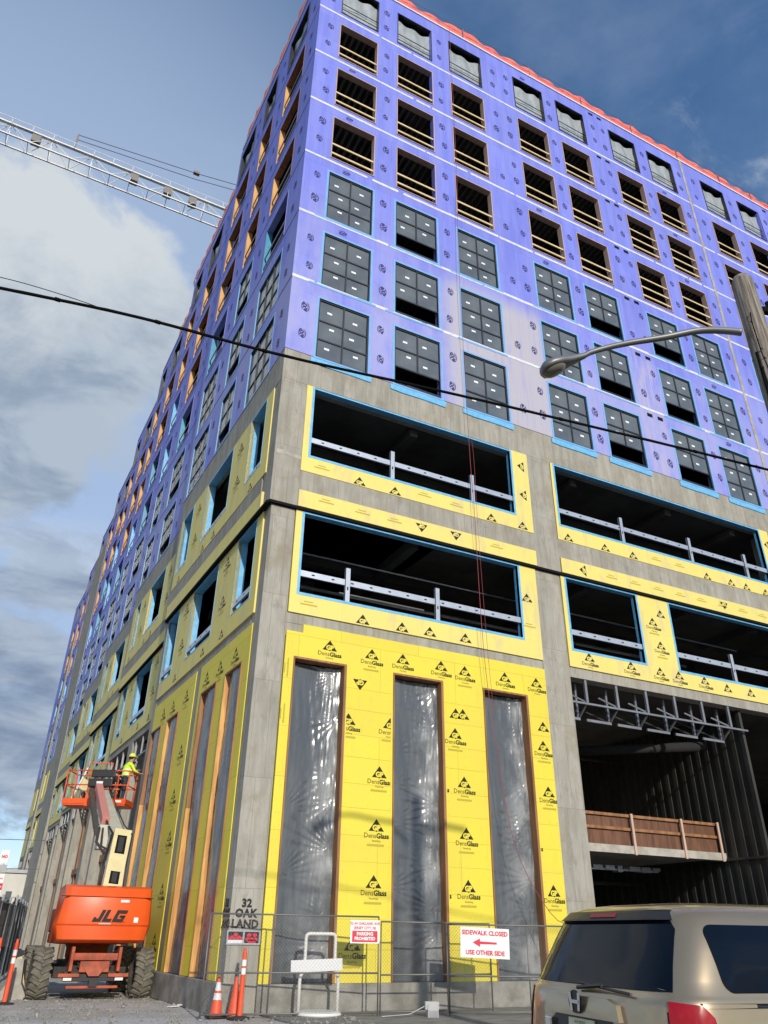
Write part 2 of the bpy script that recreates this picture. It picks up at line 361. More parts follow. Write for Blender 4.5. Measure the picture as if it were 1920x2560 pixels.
def ell(a,b,n=20,z=0): return ([(a*math.cos(2*math.pi*i/n),b*math.sin(2*math.pi*i/n),z) for i in range(n)],[tuple(range(n))],[0])
# printed mark on the yellow boards: black triangle, oval with two letters, word below (0 ink,1 board,2 faint)
TRI=([(-.215,-.14,0),(.215,-.14,0),(0,.15,0)],[(0,1,2)],[0])
MARK_T=merge((TRI,I4,0),(text('GP',.175,.010),T(0,-.066,.0015),1),(([(-.02,-.14,0),(.02,-.14,0),(0,-.165,0)],[(0,2,1)],[0]),I4,0))
MARK=merge((MARK_T and TRI,I4,0),(text('GP',.175,.010),T(0,-.066,.0015),1),(([(-.02,-.14,0),(.02,-.14,0),(0,-.165,0)],[(0,2,1)],[0]),I4,0),
   (text('Dens',.165,0,'RIGHT'),T(.0,-.25,0),0),(text('Glass',.165,.006,'LEFT'),T(.0,-.25,0),0),
   (text('Sheathing',.062),T(.0,-.365,0),0),(([(-.25,-.49,0),(.22,-.49,0),(.22,-.44,0),(-.25,-.44,0)],[(0,1,2,3)],[0]),I4,2))
MARK_N=merge((TRI,I4,0),(text('GP',.175,.010),T(0,-.066,.0015),1),(([(-.02,-.14,0),(.02,-.14,0),(0,-.165,0)],[(0,2,1)],[0]),I4,0),(text('Dens',.165,0,'RIGHT'),T(.0,-.25,0),0),(text('Glass',.165,.006,'LEFT'),T(.0,-.25,0),0),(text('Sheathing',.055),T(.0,-.355,0),0))
FINE=merge((([(-.25,-.02,0),(.25,-.02,0),(.25,.02,0),(-.25,.02,0)],[(0,1,2,3)],[0]),I4,2),(([(-.15,.07,0),(.12,.07,0),(.12,.10,0),(-.15,.10,0)],[(0,1,2,3)],[0]),I4,2))
# mark on violet boards
def arc(a,b,t0,t1,w,n=12):
    V=[];F=[]
    for i in range(n+1):
        t=t0+(t1-t0)*i/n; c,s_=math.cos(t),math.sin(t); V+=[(a*c,b*s_,0),((a-w)*c,(b-w)*s_,0)]
    for i in range(n): F.append((2*i,2*i+2,2*i+3,2*i+1))
    return V,F,[0]*len(F)
VM=merge((text('eXP',.235,.010),I4,0),(arc(.22,.14,.5,2.4,.020),T(0,-.01),0),(arc(.22,.155,3.3,6.0,.026),T(0,-.01),0),(text('sheathing',.05),T(0,-.105),0))
# ------------------------------------------------------------------ building
BL=empty('apartment_block',(0,0,0),0,'tall block under construction, violet boards above, yellow boards and raw concrete below','building')
SK=math.atan2(-.9993,.0373)
def FL(n): 
    ny=Vector((.9993,.0374,0)); return Matrix.Translation(ny*(.58*n))@Matrix.Rotation(SK,4,'Z')
FR=I4
TOP=42.5
FT=[20.79,24.10,27.57,31.06,34.54,38.02,41.60]   # window heads by storey
WH=2.62
SEAMS=[21.42,24.82,28.22,31.68,35.12,38.70]
CX=[(1.0,2.94),(3.95,5.84),(6.88,8.80),(10.85,12.80),(13.68,15.65),(17.45,19.42),(20.3,22.3),(24.6,26.5),(27.75,29.6),(31.6,33.5),(34.6,36.5)]
RX1=38.5
# right wall
mb=MB(); hol=[(a,b,t-WH,t) for a,b in CX for t in FT]
holes_wall(mb,-.055,RX1,18.13,TOP,hol,-.055,.20)
ink=[]
for ci,cx in enumerate([.52,3.42,6.35,9.55,10.35,13.2,16.2,17.0,19.85,22.75,23.9,27.1,30.2]):
    for t in FT:
        for k,dz in enumerate((-.55,-1.85)):
            if ci in(3,6) and k==0 and random.random()<.7: continue
            mb.add(VM,onwall(cx+random.uniform(-.06,.06),-.058,t+dz+random.uniform(-.12,.12),R(-90 if ci%2 else 90),random.uniform(.85,1.1)),1)
    for t in FT:
        if ci in(0,4,8) and random.random()<.7: mb.add(VM,onwall(cx+1.2,-.058,t+.32,R(180),.8),1)
for x in (16.4,17.0): 
    for t in SEAMS: pass
mb.build('violet_sheathing_wall',['violet_sheathing','violet_ink'],BL)
# horizontal membrane strips, vertical joint, small vents
mb=MB()
for z in SEAMS:
    x=-.058
    mb=MB()
    while x<RX1:
        w=random.uniform(.5,3.2); mb.box(x,min(x+w,RX1),-.062-random.uniform(0,.004),-.056,z-.055-random.uniform(0,.02),z+.05+random.uniform(0,.02)); x+=w+(random.uniform(0,.25) if random.random()<.4 else 0)
    mb.build('membrane_strip','white_membrane',BL)
mb=MB(); mb.box(-.09,RX1,-.10,.2,TOP,TOP+.12); mb.build('parapet_cap','white_membrane',BL)
mb=MB(); mb.box(23.1,23.28,-.075,-.057,18.13,TOP+.25); mb.build('expansion_joint','smooth_concrete',BL)
mb=MB()
for z in [21.1,24.5,27.95,31.4,34.85,38.4,42.2]:
    for x in (16.15,16.75): mb=MB(); mb.box(x,x+.3,-.064,-.058,z-.09,z+.09); mb.build('wall_vent','dark_gap',BL)
    if z>30:
        for x in (30.3,): mb=MB(); mb.box(x,x+.3,-.064,-.058,z-.09,z+.09); mb.build('wall_vent','dark_gap',BL)
# ---- window prototypes (local: x right, y inward, z up, origin bottom-left at wall face)
def glazed(w,cols,open_row,name='window',taped=True,sill=False):
    h=WH; f=.055
    mb=MB(); y0,y1=.03,.11
    mb.box(0,w,y0,y1,0,f); mb.box(0,w,y0,y1,h-f,h); mb.box(0,f,y0,y1,f,h-f); mb.box(w-f,w,y0,y1,f,h-f)
    xs=[f+(w-2*f)*i/cols for i in range(cols+1)]; zs=[f,.83,1.66,h-f]
    for x in xs[1:-1]: mb.box(x-.028,x+.028,y0+.004,y1-.003,(zs[1] if open_row else f),h-f)
    for z in zs[1:-1]: mb.box(f,w-f,y0+.008,y1-.006,z-.028,z+.028)
    if open_row: mb.box(f,w-f,.0,.05,.02,.10)
    fr=mb.build(name,'window_frame_paint')
    mb=MB()
    for i in range(cols):
        for j in range(3):
            if j==0 and open_row: continue
            tl=random.uniform(-.004,.004)
            mb.quad((xs[i]+.02,.07+tl,zs[j]+.02),(xs[i+1]-.02,.07-tl,zs[j]+.02),(xs[i+1]-.02,.07,zs[j+1]-.02),(xs[i]+.02,.07,zs[j+1]-.02))
    for i in range(cols):
        for j in range(3):
            if j==0 and open_row: continue
            cx=(xs[i]+xs[i+1])/2+random.uniform(-.16,.1); cz=(zs[j]+zs[j+1])/2+random.uniform(-.1,.25); a=random.uniform(-.06,.06)
            mb.quad((cx-.09,.064,cz-.045-a*.09),(cx+.09,.064,cz-.045+a*.09),(cx+.09,.064,cz+.04+a*.09),(cx-.09,.064,cz+.04-a*.09),1)
    mb.build('pane',['window_glass','sticker_paper'],fr)
    if taped:
        mb=MB(); t=.065; y0,y1=-.008,.06
        for a in ((-t,w+t,h,h+t),(-t,w+t,-t,0),(-t,0,0,h),(w,w+t,0,h)):
            mb.box(a[0]-random.uniform(0,.02),a[1]+random.uniform(0,.02),y0,y1,a[2]-random.uniform(0,.012)*(a[2]<0),a[3]+random.uniform(0,.02)*(a[3]>h))
        mb.build('flashing_tape','pale_blue_tape',fr)
    if sill:
        mb=MB(); mb.poly([(-.16,-.012,-.085),(-.14,-.014,-.30),(.3,-.014,-.33),(w*.7,-.014,-.31),(w+.12,-.014,-.34),(w+.16,-.012,-.085)]); mb.poly([(w+.16,-.004,-.085),(w+.12,-.004,-.34),(-.14,-.004,-.30),(-.16,-.004,-.085)])
        mb.build('sill_membrane','sky_blue_tape',fr)
    return fr
def opening(w,name='window_opening',rails=(.95,.38),extra=False,buck='plywood_buck',rail='spruce_lumber',side=False):
    h=WH; mb=MB(); t=.035; yo=-.012 if side else -.03
    for k_,a in enumerate(((0,w,h-t,h),(0,w,0,.03),(0,t,.03,h-t),(w-t,w,.03,h-t))): mb.box(a[0],a[1],yo,.24,a[2],a[3],(0 if k_==2 else 1) if side else 0)  # side lumber bucks: far jamb coloured as sunlit, other sides as in shade
    fr=mb.build(name,[buck,'violet_sheathing' if 'lumber' not in buck else 'brown_lumber'] if side else buck)
    for z in rails: m2=MB(); m2.box(t,w-t,.02,.06,z-.045,z+.045); m2.build('guard_rail',rail,fr)
    if extra: m2=MB(); m2.box(t,w-t,.02,.06,1.55,1.63); m2.build('guard_rail',rail,fr)
    return fr
def sheeted(w,name='sheeted_window'):
    h=WH; mb=MB(); t=.035
    for a in ((0,w,h-t,h),(0,w,0,.03),(0,t,.03,h-t),(w-t,w,.03,h-t)): mb.box(a[0],a[1],-.03,.24,a[2],a[3])
    fr=mb.build(name,'window_frame_paint'); m2=MB(); sd_=random.random()*9
    def fn(u,v):
        x=t+u*(w-2*t); sag=.30+.12*math.sin(math.pi*u)**.7+.04*math.sin(u*9+sd_); z=.03+v*(h-sag-.03)
        y=.17+.035*math.sin(u*14+sd_+v*3)*(v**1.5)+.02*math.sin(v*11+u*4+sd_)+.03*(1-v)
        return (x,y,z)
    m2.grid(fn,22,18); m2.build('white_poly_sheet','white_sheet',fr,smooth=True)
    for z in (1.0,.55): m2=MB(); m2.beam((t,.09,z),(w-t,.09,z-.02),.03,.03); m2.build('guard_cable','window_frame_paint',fr)
    return fr
def put(proto,frame,x,z,first):
    M=frame@T(x,-.055,z)
    if first[0]: proto.parent=BL; proto.matrix_basis=M; first[0]=False; return proto
    return copytree(proto,BL,M)
def setx(o,M): o.parent=BL; o.matrix_basis=M
w=1.93
protoA=glazed(w,2,False); protoB=glazed(w,2,True); protoAs=glazed(w,2,False,sill=True); protoBs=glazed(w,2,True,sill=True)
fa,fb,fas,fbs=[True],[True],[True],[True]
OPN=(1,4,5,7,10)
for k,(a,b) in enumerate(CX):
    for s_ in range(3):
        if s_>0:
            m3=MB(); m3.box(a-.2-random.uniform(0,.3),b+random.uniform(.05,.3),-.0665,-.0625,FT[s_]-WH-.13,FT[s_]-WH-.07+.02); m3.build('tape_strip','pale_blue_tape',BL)
        if s_==0: p,f=(protoBs,fbs) if k in OPN else (protoAs,fas)
        else: p,f=(protoB,fb) if k in OPN else (protoA,fa)
        put(p,FR,a,FT[s_]-WH,f)
po=opening(w); po2=opening(w,extra=True); fo,fo2=[True],[True]
ps=[sheeted(w) for _ in range(3)]; fs=[[True],[True],[True]]
for k,(a,b) in enumerate(CX):
    for s_ in range(3,6):
        e=(k>=5 and s_<5); put(po2 if e else po,FR,a,FT[s_]-WH,fo2 if e else fo)
    put(ps[k%3],FR,a,FT[6]-WH,fs[k%3])
# ---- left side: stepped bays
BP=11.45; NB=8
LW=[(1.45,3.85,3),(5.55,7.25,2),(9.0,11.25,3)]
LB=[(4.9,7.3,3),(9.25,10.95,2)]
gl3=glazed(2.4,3,False); gl3o=glazed(2.4,3,True); gl2=glazed(1.7,2,True); g3=[True];g3o=[True];g2=[True]
ol=opening(2.4,buck='orange_lumber',side=True,rail='dull_steel'); os_=opening(1.7,buck='orange_lumber',side=True,rail='dull_steel'); tl_=opening(2.4,name='taped_opening',buck='teal_tape',side=True,rail='dull_steel'); ts_=opening(1.7,name='taped_opening',buck='sky_blue_tape',side=True,rail='dull_steel')
fl1,fl2,fl3,fl4=[True],[True],[True],[True]
sl=sheeted(2.4); ss=sheeted(1.7); fl5,fl6=[True],[True]
for n in range(NB):
    F=FL(n); Y0=n*BP; Y1=Y0+BP+(0 if n<NB-1 else 3)
    wins=LW if n==0 else LB
    zb=18.13
    hol=[(-(Y0+b),-(Y0+a),t-WH,t) for a,b,c in wins for t in FT]
    mb=MB(); holes_wall(mb,-Y1-.3,(-Y0 if n else -.001),zb,TOP,hol,-.055,.2)
    for px_ in ([.7,4.6,8.2] if n==0 else [3.9,8.3,11.2]):
        if n<3:
            for t in FT:
                for dz in (-.6,-1.9): mb.add(VM,F.inverted()@F@onwall(-(Y0+px_)+random.uniform(-.05,.05),-.058,t+dz,R(-90)),1)
    mb.build('violet_sheathing_wall',['violet_sheathing','violet_ink'],BL,F)
    mb=MB()
    for z in SEAMS: mb.box(-Y1,-Y0-.0,-.060,-.056,z-.03,z+.02)
    mb.build('floor_joint','dark_gap',BL,F)
    mb=MB(); mb.box(-Y1,-Y0,-.10,.2,TOP,TOP+.12); mb.build('parapet_cap','white_membrane',BL,F)
    for a,b,c in wins:
        X=-(Y0+b); big=c==3
        for s_,t in enumerate(FT):
            if s_<2 and big: p,f=((gl3,g3) if n==0 else (gl3o,g3o))
            elif s_<2: p,f=gl2,g2
            elif s_==2 and n==0 and not big: p,f=gl2,g2
            elif s_==2: p,f=(tl_,fl3) if big else (ts_,fl4)
            elif s_==3 and n>=1 and (n+s_+big)%2==0: p,f=(tl_,fl3) if big else (ts_,fl4)
            elif s_<6: p,f=(ol,fl1) if big else (os_,fl2)
            else: p,f=(sl,fl5) if big else (ss,fl6)
            put(p,F,X,t-WH,f)
# concrete stair strip far down the left side
mb=MB(); mb.box(-68.9,-62.2,-.17,.1,0,TOP-3); mb.build('stair_core_wall','board_formed_concrete',BL,FL(5))
mb=MB(); mb.box(-83.2,-81.6,-.08,.1,0,TOP-8); mb.build('stair_core_wall','board_formed_concrete',BL,FL(6))
# ---- interiors: slabs, deck ceilings, dark partitions
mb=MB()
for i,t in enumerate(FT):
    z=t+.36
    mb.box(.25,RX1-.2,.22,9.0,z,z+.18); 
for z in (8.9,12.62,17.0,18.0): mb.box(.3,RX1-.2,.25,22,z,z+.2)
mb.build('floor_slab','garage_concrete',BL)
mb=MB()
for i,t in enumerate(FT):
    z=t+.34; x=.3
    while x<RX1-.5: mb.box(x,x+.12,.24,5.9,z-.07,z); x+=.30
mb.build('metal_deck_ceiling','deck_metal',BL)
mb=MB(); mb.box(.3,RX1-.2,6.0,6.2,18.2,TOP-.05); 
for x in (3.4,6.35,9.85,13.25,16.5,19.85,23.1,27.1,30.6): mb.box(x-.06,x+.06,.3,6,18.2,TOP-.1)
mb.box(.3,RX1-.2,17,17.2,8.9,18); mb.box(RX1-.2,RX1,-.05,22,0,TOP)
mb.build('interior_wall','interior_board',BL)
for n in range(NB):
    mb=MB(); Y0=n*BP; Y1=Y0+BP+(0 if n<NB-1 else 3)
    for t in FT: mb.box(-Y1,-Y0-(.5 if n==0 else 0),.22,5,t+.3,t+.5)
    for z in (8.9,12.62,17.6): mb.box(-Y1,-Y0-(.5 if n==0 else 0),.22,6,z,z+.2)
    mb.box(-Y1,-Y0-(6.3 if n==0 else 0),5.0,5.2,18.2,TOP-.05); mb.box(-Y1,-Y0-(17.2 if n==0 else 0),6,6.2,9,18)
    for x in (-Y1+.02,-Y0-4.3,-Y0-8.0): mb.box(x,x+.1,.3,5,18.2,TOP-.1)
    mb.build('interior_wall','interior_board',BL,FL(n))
mb=MB(); mb.box(.1,RX1,.1,26,TOP-.15,TOP-.05); mb.build('roof_slab','garage_concrete',BL)
# ---- podium: right side concrete frame
mb=MB()
C2a,C2b=9.42,10.46; C3a,C3b=22.1,23.1
mb.box(-.04,RX1-.1,-.04,.45,16.90,18.125)         # beam under violet wall
mb.box(-.04,.82,-.04,.8,12.42,16.90)
mb.box(C2a,C2b,-.04,.8,12.42,16.90); mb.box(C3a,C3b,-.04,.8,12.42,16.90); mb.box(34,35,-.04,.8,12.42,16.9)
mb.box(.82,C2a,-.04,.45,12.97,13.66); mb.box(C2b,C3a,-.04,.45,12.97,13.70); mb.box(C3b,34,-.04,.45,12.97,13.70)
# lower
mb.box(.06,.80,.06,.85,0,12.34); mb.box(C2a-.02,C2b-.02,.06,.85,0,12.34); mb.box(C3a,C3b,.06,.85,0,12.34)
mb.box(.80,1.30,.085,.5,8.5,8.86); mb.box(.80,C2a-.02,.08,.5,8.86,9.16); mb.box(C2b-.02,C3a,.08,.5,8.80,9.14); mb.box(C3b,34,.08,.5,8.8,9.14)
mb.build('concrete_frame','board_formed_concrete',BL,bevel=.012)
mb=MB(); mb.box(-.05,RX1-.2,-.05,.05,12.34,12.42); mb.build('shaded_ledger','dark_gap',BL)  # ledge strip; the dark soffit shade is put into its near-black colour
mb=MB(); mb.box(.02,.36,-.045,-.041,14.05,14.20); mb.box(.36,.80,-.045,-.041,14.03,14.16); mb.build('concrete_patch','smooth_concrete',BL)
mb=MB(); mb.box(.80,C2a,-.02,.4,0,.56); mb.build('concrete_plinth','curb_concrete',BL,bevel=.015)
YM=['yellow_sheathing','print_ink','yellow_sheathing','faint_ink']
def marks(mb,lst,y,kind=MARK,rot=0,clip=None):
    for x,z in lst:
        M=onwall(x,y,z,R(rot))
        if clip: vf=clipx(kind,M,*clip); mb.add(vf,I4,1)
        else: mb.add(kind,M,1)
def yel(name_,x0,x1,z0,z1,holes,yf,yb,frame,fn=None):
    mb=MB(); holes_wall(mb,x0,x1,z0,z1,holes,yf,yb)
    if fn: fn(mb,yf-.003)
    return mb.build(name_,YM,BL,frame)
# tall low wall, bay one
PN=[(1.07,2.60),(4.04,5.64),(7.02,8.62)]
def f1(mb,y):
    marks(mb,[(3.37,8.36),(6.42,8.35)],y); marks(mb,[(2.09,8.39),(4.35,8.38),(5.61,8.38),(7.85,8.38)],y,MARK_N); marks(mb,[(9.02,8.38)],y,MARK_N,clip=(None,9.40))
    marks(mb,[(6.02,6.49),(6.27,3.9),(6.26,5.2),(6.27,2.65),(9.08,6.48),(9.12,5.19),(9.0,2.63)],y,clip=(5.70 if 0 else None,9.40))
    marks(mb,[(3.66,5.22),(3.60,3.93),(3.55,2.65),(3.03,1.34)],y,clip=(2.66,3.98))
    marks(mb,[(2.72,6.48)],y,clip=(2.66,None)); marks(mb,[(3.96,6.51)],y,clip=(None,3.98)); marks(mb,[(5.42,5.2),(5.4,2.65)],y,clip=(5.70,None)); marks(mb,[(8.4,3.9),(8.42,1.3)],y,clip=(8.68,None))
    marks(mb,[(6.06,7.05),(6.3,7.06),(9.14,7.05)],y,MARK_T,clip=(5.7,9.4)); marks(mb,[(3.03,7.44)],y,MARK_T,180)
    marks(mb,[(.93,7.6),(.92,6.4)],y,FINE,90)
mb=MB(); holes_wall(mb,.82,C2a-.03,.565,8.62,[(a,b,.565,7.93) for a,b in PN],.02,.12); holes_wall(mb,1.29,C2a-.03,8.62,8.86,[],.02,.12); f1(mb,.017)
rs=random.Random(5)
for x in (.90,1.0,2.72,3.34,3.96,5.74,6.3,6.92,8.72,9.05,9.34):
    z=.7
    while z<8.6:
        if not any(a-.03<x<b+.03 and z<7.96 for a,b in PN): mb.add(ell(.010,.010,6),onwall(x+rs.uniform(-.01,.01),.0175,z+rs.uniform(-.02,.02)),3)
        z+=.305
for z in (1.84,3.07,4.3,5.53,6.76):
    for a,b in ((2.63,4.0),(5.67,6.98),(8.65,9.36)): mb.quad((a,.0178,z-.004+rs.uniform(-.004,.004)),(b,.0178,z-.004),(b,.0178,z+.003),(a,.0178,z+.003),3)
mb.build('yellow_sheathing_panel',YM,BL)
def f2(mb,y):
    marks(mb,[(3.06,9.34),(4.33,9.34),(5.26,9.37),(6.5,9.39)],y,MARK_T); marks(mb,[(8.95,11.2)],y,MARK_T); marks(mb,[(1.4,9.45),(8.95,10.2)],y,FINE)
yel('yellow_sheathing_panel',.82,C2a-.03,9.16,12.335,[(1.09,8.66,9.78,12.4)],.03,.14,FR,f2)
def f3(mb,y):
    marks(mb,[(2.77,13.83),(4.02,13.83),(7.68,13.83),(8.97,13.85)],y,MARK_T); marks(mb,[(9.1,16.3),(9.1,15.1)],y,MARK_T,90); marks(mb,[(1.5,13.9),(5.1,13.95),(6.3,13.9)],y,FINE)
yel('yellow_sheathing_panel',.82,C2a,13.66,16.895,[(1.09,8.66,14.26,16.9)],-.055,.06,FR,f3)
def f4(mb,y):
    marks(mb,[(4.96,12.72),(6.23,12.74)],y,MARK_T,180); marks(mb,[(1.7,12.75),(2.9,12.7),(4.0,12.7),(7.8,12.72)],y,FINE)
yel('yellow_sheathing_band',.82,C2a,12.42,12.97,[],-.075,.05,FR,f4)
def f5(mb,y): marks(mb,[(11.4,12.69)],y,MARK_T,90); marks(mb,[(12.7+1.1*i,12.68) for i in range(8)],y,FINE); marks(mb,[(18.3,12.72)],y,MARK_T,180)
yel('yellow_sheathing_band',C2b+.02,C3a,12.42,12.97,[],-.075,.05,FR,f5)
def f6(mb,y):
    marks(mb,[(10.94,13.88),(12.62,13.88),(13.95,13.88),(17.72,13.86),(19.04,13.88),(19.9,13.87),(21.01,13.85)],y,MARK_T); marks(mb,[(15.1,13.95),(16.3,13.95)],y,FINE); marks(mb,[(21.85,16.2),(21.85,15.2)],y,MARK_T,90)
yel('yellow_sheathing_panel',C2b+.02,C3a,13.70,16.895,[(10.66,21.5,14.33,16.9)],-.055,.06,FR,f6)
def f7(mb,y):
    marks(mb,[(14.46,11.4),(14.66,10.55)],y); marks(mb,[(11.3,9.57),(13.1,9.57),(14.42,9.57),(15.29,9.57),(16.53,9.57)],y,MARK_N); marks(mb,[(17.63,9.45),(18.83,9.45),(20.2,9.45)],y,MARK_T)
    marks(mb,[(14.91,11.78)],y,MARK_T)
yel('yellow_sheathing_panel',C2b,C3a,9.14,12.335,[(10.68,13.80,9.76,12.4),(15.42,21.6,9.76,12.4)],.03,.14,FR,f7)
yel('yellow_sheathing_panel',C3b,34,13.70,16.895,[(23.4,33.6,14.33,16.9)],-.055,.06,FR,None)
yel('yellow_sheathing_panel',C3b,34,9.14,12.335,[(23.4,33.6,9.76,12.4)],.03,.14,FR,None)
yel('yellow_sheathing_band',C3b,34,12.42,12.97,[],-.075,.05,FR,None)
# wide openings: tape edges + metal stud rails
def wide(x0,x1,z0,z1,yf,frame,posts,top='sky_blue_tape',rz=.62,rail=True,deep=.22,t=.075):
    mb=MB(); y0=yf-.008
    mb.box(x0-t,x1+t,y0,yf+deep,z0-t,z0); mb.box(x0-t,x0,y0,yf+deep,z0,z1); mb.box(x1,x1+t,y0,yf+deep,z0,z1); mb.box(x0-t,x1+t,y0+.003,yf+deep,z1-.055,z1)
    o=mb.build('wide_opening',top,BL,frame)
    if rail:
        mb=MB(); mb.box(x0,x1,yf+.03,yf+.06,z0+rz-.11,z0+rz+.06); mb.box(x0,x1,yf+.03,yf+.10,z0+rz+.06,z0+rz+.065); mb.box(x0,x1,yf+.03,yf+.10,z0+rz-.115,z0+rz-.11)
        x=x0+.35
        while x<x1-.2: mb.box(x,x+.09,yf+.027,yf+.0295,z0+rz-.045,z0+rz-.005,1); x+=.61
        mb.build('stud_rail',['galvanised_steel','dark_gap'],o)
        for p in posts:
            mb=MB(); mb.box(p-.075,p+.075,yf-.005,yf+.025,z0,z0+rz+.42); mb.box(p-.075,p-.068,yf-.005,yf+.08,z0,z0+rz+.42); mb.box(p+.068,p+.075,yf-.005,yf+.08,z0,z0+rz+.42)
            mb.box(p-.02,p+.02,yf-.008,yf-.0055,z0+.35,z0+.45,1); mb.build('stud_post',['galvanised_steel','dark_gap'],o)
    return o
wide(1.09,8.66,14.26,16.87,-.055,FR,[3.92,6.98])
wide(1.09,8.66,9.78,12.33,.03,FR,[2.55,5.55])
wide(10.66,21.5,14.33,16.87,-.055,FR,[13.6,17.1,20.2])
wide(10.68,13.80,9.76,12.33,.03,FR,[]); wide(15.42,21.6,9.76,12.33,.03,FR,[18.2])
wide(23.4,33.6,14.33,16.87,-.055,FR,[26,29]); wide(23.4,33.6,9.76,12.33,.03,FR,[26,29])
# tall sheeted openings bay one
def psheet(w,h,seed,bulge=-.085):
    rnd=random.Random(seed); anc=[]
    z=h-.15
    while z>.2: anc.append((w if rnd.random()<.8 else 0,z,rnd.uniform(22,40),rnd.uniform(.55,1.3),rnd.uniform(.009,.020),rnd.uniform(-.7,.7))); z-=rnd.uniform(.35,.9)
    def fn(u,v):
        x=u*w; z_=v*h; y=bulge*math.sin(math.pi*u)+.018*math.sin(3.1*u+2.2*v*4+seed)
        for ax,az,fq,Rr,am,sk_ in anc:
            dx=x-ax; dz=z_-az; r_=math.hypot(dx,dz)
            if r_>2.2*Rr: continue
            th=math.atan2(dz,-dx if ax>0 else dx)-sk_
            y+=.6*am*math.sin(th*fq)*math.exp(-(r_/Rr)**2)*min(1,r_/.08)*math.exp(-(th/.6)**2)
            y-=am*1.0*math.exp(-(r_/.22)**2)
        y+=.013*noise.noise(Vector((x*7+.9*z_,z_*.45,seed+5)))+.007*noise.noise(Vector((x*19-1.2*z_,z_*.8,seed+9)))*(.3+x/w)
        y+=.012*noise.noise(Vector((x*3,z_*3,seed)))+.004*noise.noise(Vector((x*12,z_*4,seed)))
        return (x,-y,z_)
    return fn
for k,(a,b) in enumerate(PN):
    mb=MB(); t=.055
    for q in ((a,b,7.93-t,7.93),): mb.box(q[0],q[1],-.02,.30,q[2],q[3])
    mb.box(a,a+t*.6,-.02,.30,.565,7.93-t); mb.box(b-t*1.3,b,-.035,.30,.565,7.93-t)
    fr=mb.build('sheeted_opening','brown_lumber',BL)
    m2=MB(); w_=b-a-t*1.9; m2.grid(psheet(w_,7.28,k*3+1),64,220); sh=m2.build('plastic_sheet','poly_sheet',fr,Matrix.Translation((a+t*.6,.235,.57)),smooth=True)
    m2=MB()
    for i in range(4): xx=a+.2+i*(b-a-.4)/3; m2.box(xx-.03,xx+.03,.41,.46,.57,7.9)
    m2.box(a,b,.415,.455,3.2,3.3); m2.box(a,b,.48,.49,.57,7.9,1); m2.build('stud_wall',['dull_steel','interior_board'],fr)
# ---- open bay two: stud truss, mezzanine, corrugated wall
def tr(x0,x1):
    mb=MB(); y=.12
    mb.box(x0,x1,y,y+.06,8.0,8.06)
    xs=[]; x=x0+.62
    while x<x1: xs.append(x); x+=1.29
    for x in xs:
        mb.box(x-.045,x+.045,y-.01,y+.07,8.06,8.80); mb.box(x-.04,x+.04,y+.5,y+.58,7.62,8.8); mb.beam((x-.35,y+.5,8.45),(x-.0,y+.05,8.08),.05); mb.box(x-1.0,x+.02,y+.44,y+.50,7.60,7.68); mb.beam((x,y+.06,8.03),(x,y+.5,7.66),.05)
        mb.beam((x,y+.55,7.7),(x-.3,y+2.2,8.7),.04)
    return mb
tr(C2b,18.35).build('stud_truss','dull_steel',BL)
mb=MB(); WX=18.25
y=.3
while y<16: mb.box(WX,WX+.12,y,y+.16,.0,8.8); mb.box(WX+.07,WX+.15,y+.16,y+.42,0,8.8); y+=.42
mb.box(WX-.05,WX,.3,16,3.92,4.0); mb.build('corrugated_wall','corrugated_metal',BL)
mb=MB(); mb.box(C2b-.05,WX-.01,2.0,2.35,3.93,4.17); mb.box(C2b,WX-.02,2.35,14,4.0,4.16); mb.build('mezzanine_slab','smooth_concrete',BL)
GR=empty('mezzanine_guard',(0,0,0),parent=BL)
mb=MB(); mb.box(C2b,WX-.15,2.14,2.17,4.18,5.10); mb.build('plywood_infill','formwork_plywood',GR)
for z in (5.10,4.68): mb=MB(); mb.box(C2b,WX-.1,2.06,2.10,z-.045,z+.045); mb.build('wood_rail','brown_lumber',GR)
for x in (11.9,14.05,16.3,18.05): mb=MB(); mb.box(x-.045,x+.045,1.955,1.995,3.9,5.16); mb.build('wood_post','plywood_buck',GR)
mb=MB(); mb.tube([(12,6,7.75),(18,6,7.8)],.05); mb.build('service_pipe','machine_dark',BL,smooth=True)
mb=MB(); mb.tube([(12,6,3.3),(18,6,3.32)],.06); mb.build('service_pipe','machine_dark',BL,smooth=True)
mb=MB(); mb.tube([(12,5,7.6),(14.5,4.2,7.65),(17.8,1.6,7.7)],.17,10); mb.build('duct','interior_board',BL,smooth=True)
mb=MB(); mb.lathe([(.0,-.06),(.05,-.04),(.06,0),(.04,.04),(0,.06)],(15.2,5.0,7.85),12); mb.build('work_lamp','tiny_lamp',BL)
mb=MB()
for i in range(9): mb.box(12.3+i*.55,12.3+i*.55+random.uniform(.1,.5),4.0,4.3,3.55+random.uniform(0,.1),3.75)
mb.box(12,17,4.05,4.2,3.6,3.66); mb.build('cable_tray','galvanised_steel',BL)
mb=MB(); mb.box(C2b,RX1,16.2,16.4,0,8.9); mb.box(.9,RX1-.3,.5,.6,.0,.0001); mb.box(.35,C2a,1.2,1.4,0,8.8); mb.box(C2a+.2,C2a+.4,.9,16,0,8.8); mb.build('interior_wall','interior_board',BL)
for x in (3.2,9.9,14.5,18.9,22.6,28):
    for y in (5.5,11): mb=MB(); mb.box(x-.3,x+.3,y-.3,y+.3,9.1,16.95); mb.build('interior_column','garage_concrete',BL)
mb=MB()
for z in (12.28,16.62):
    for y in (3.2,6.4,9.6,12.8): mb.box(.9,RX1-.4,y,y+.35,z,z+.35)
    for x in (4.9,11.9,16.8,20.5): mb.box(x,x+.3,.55,16,z+.02,z+.34)
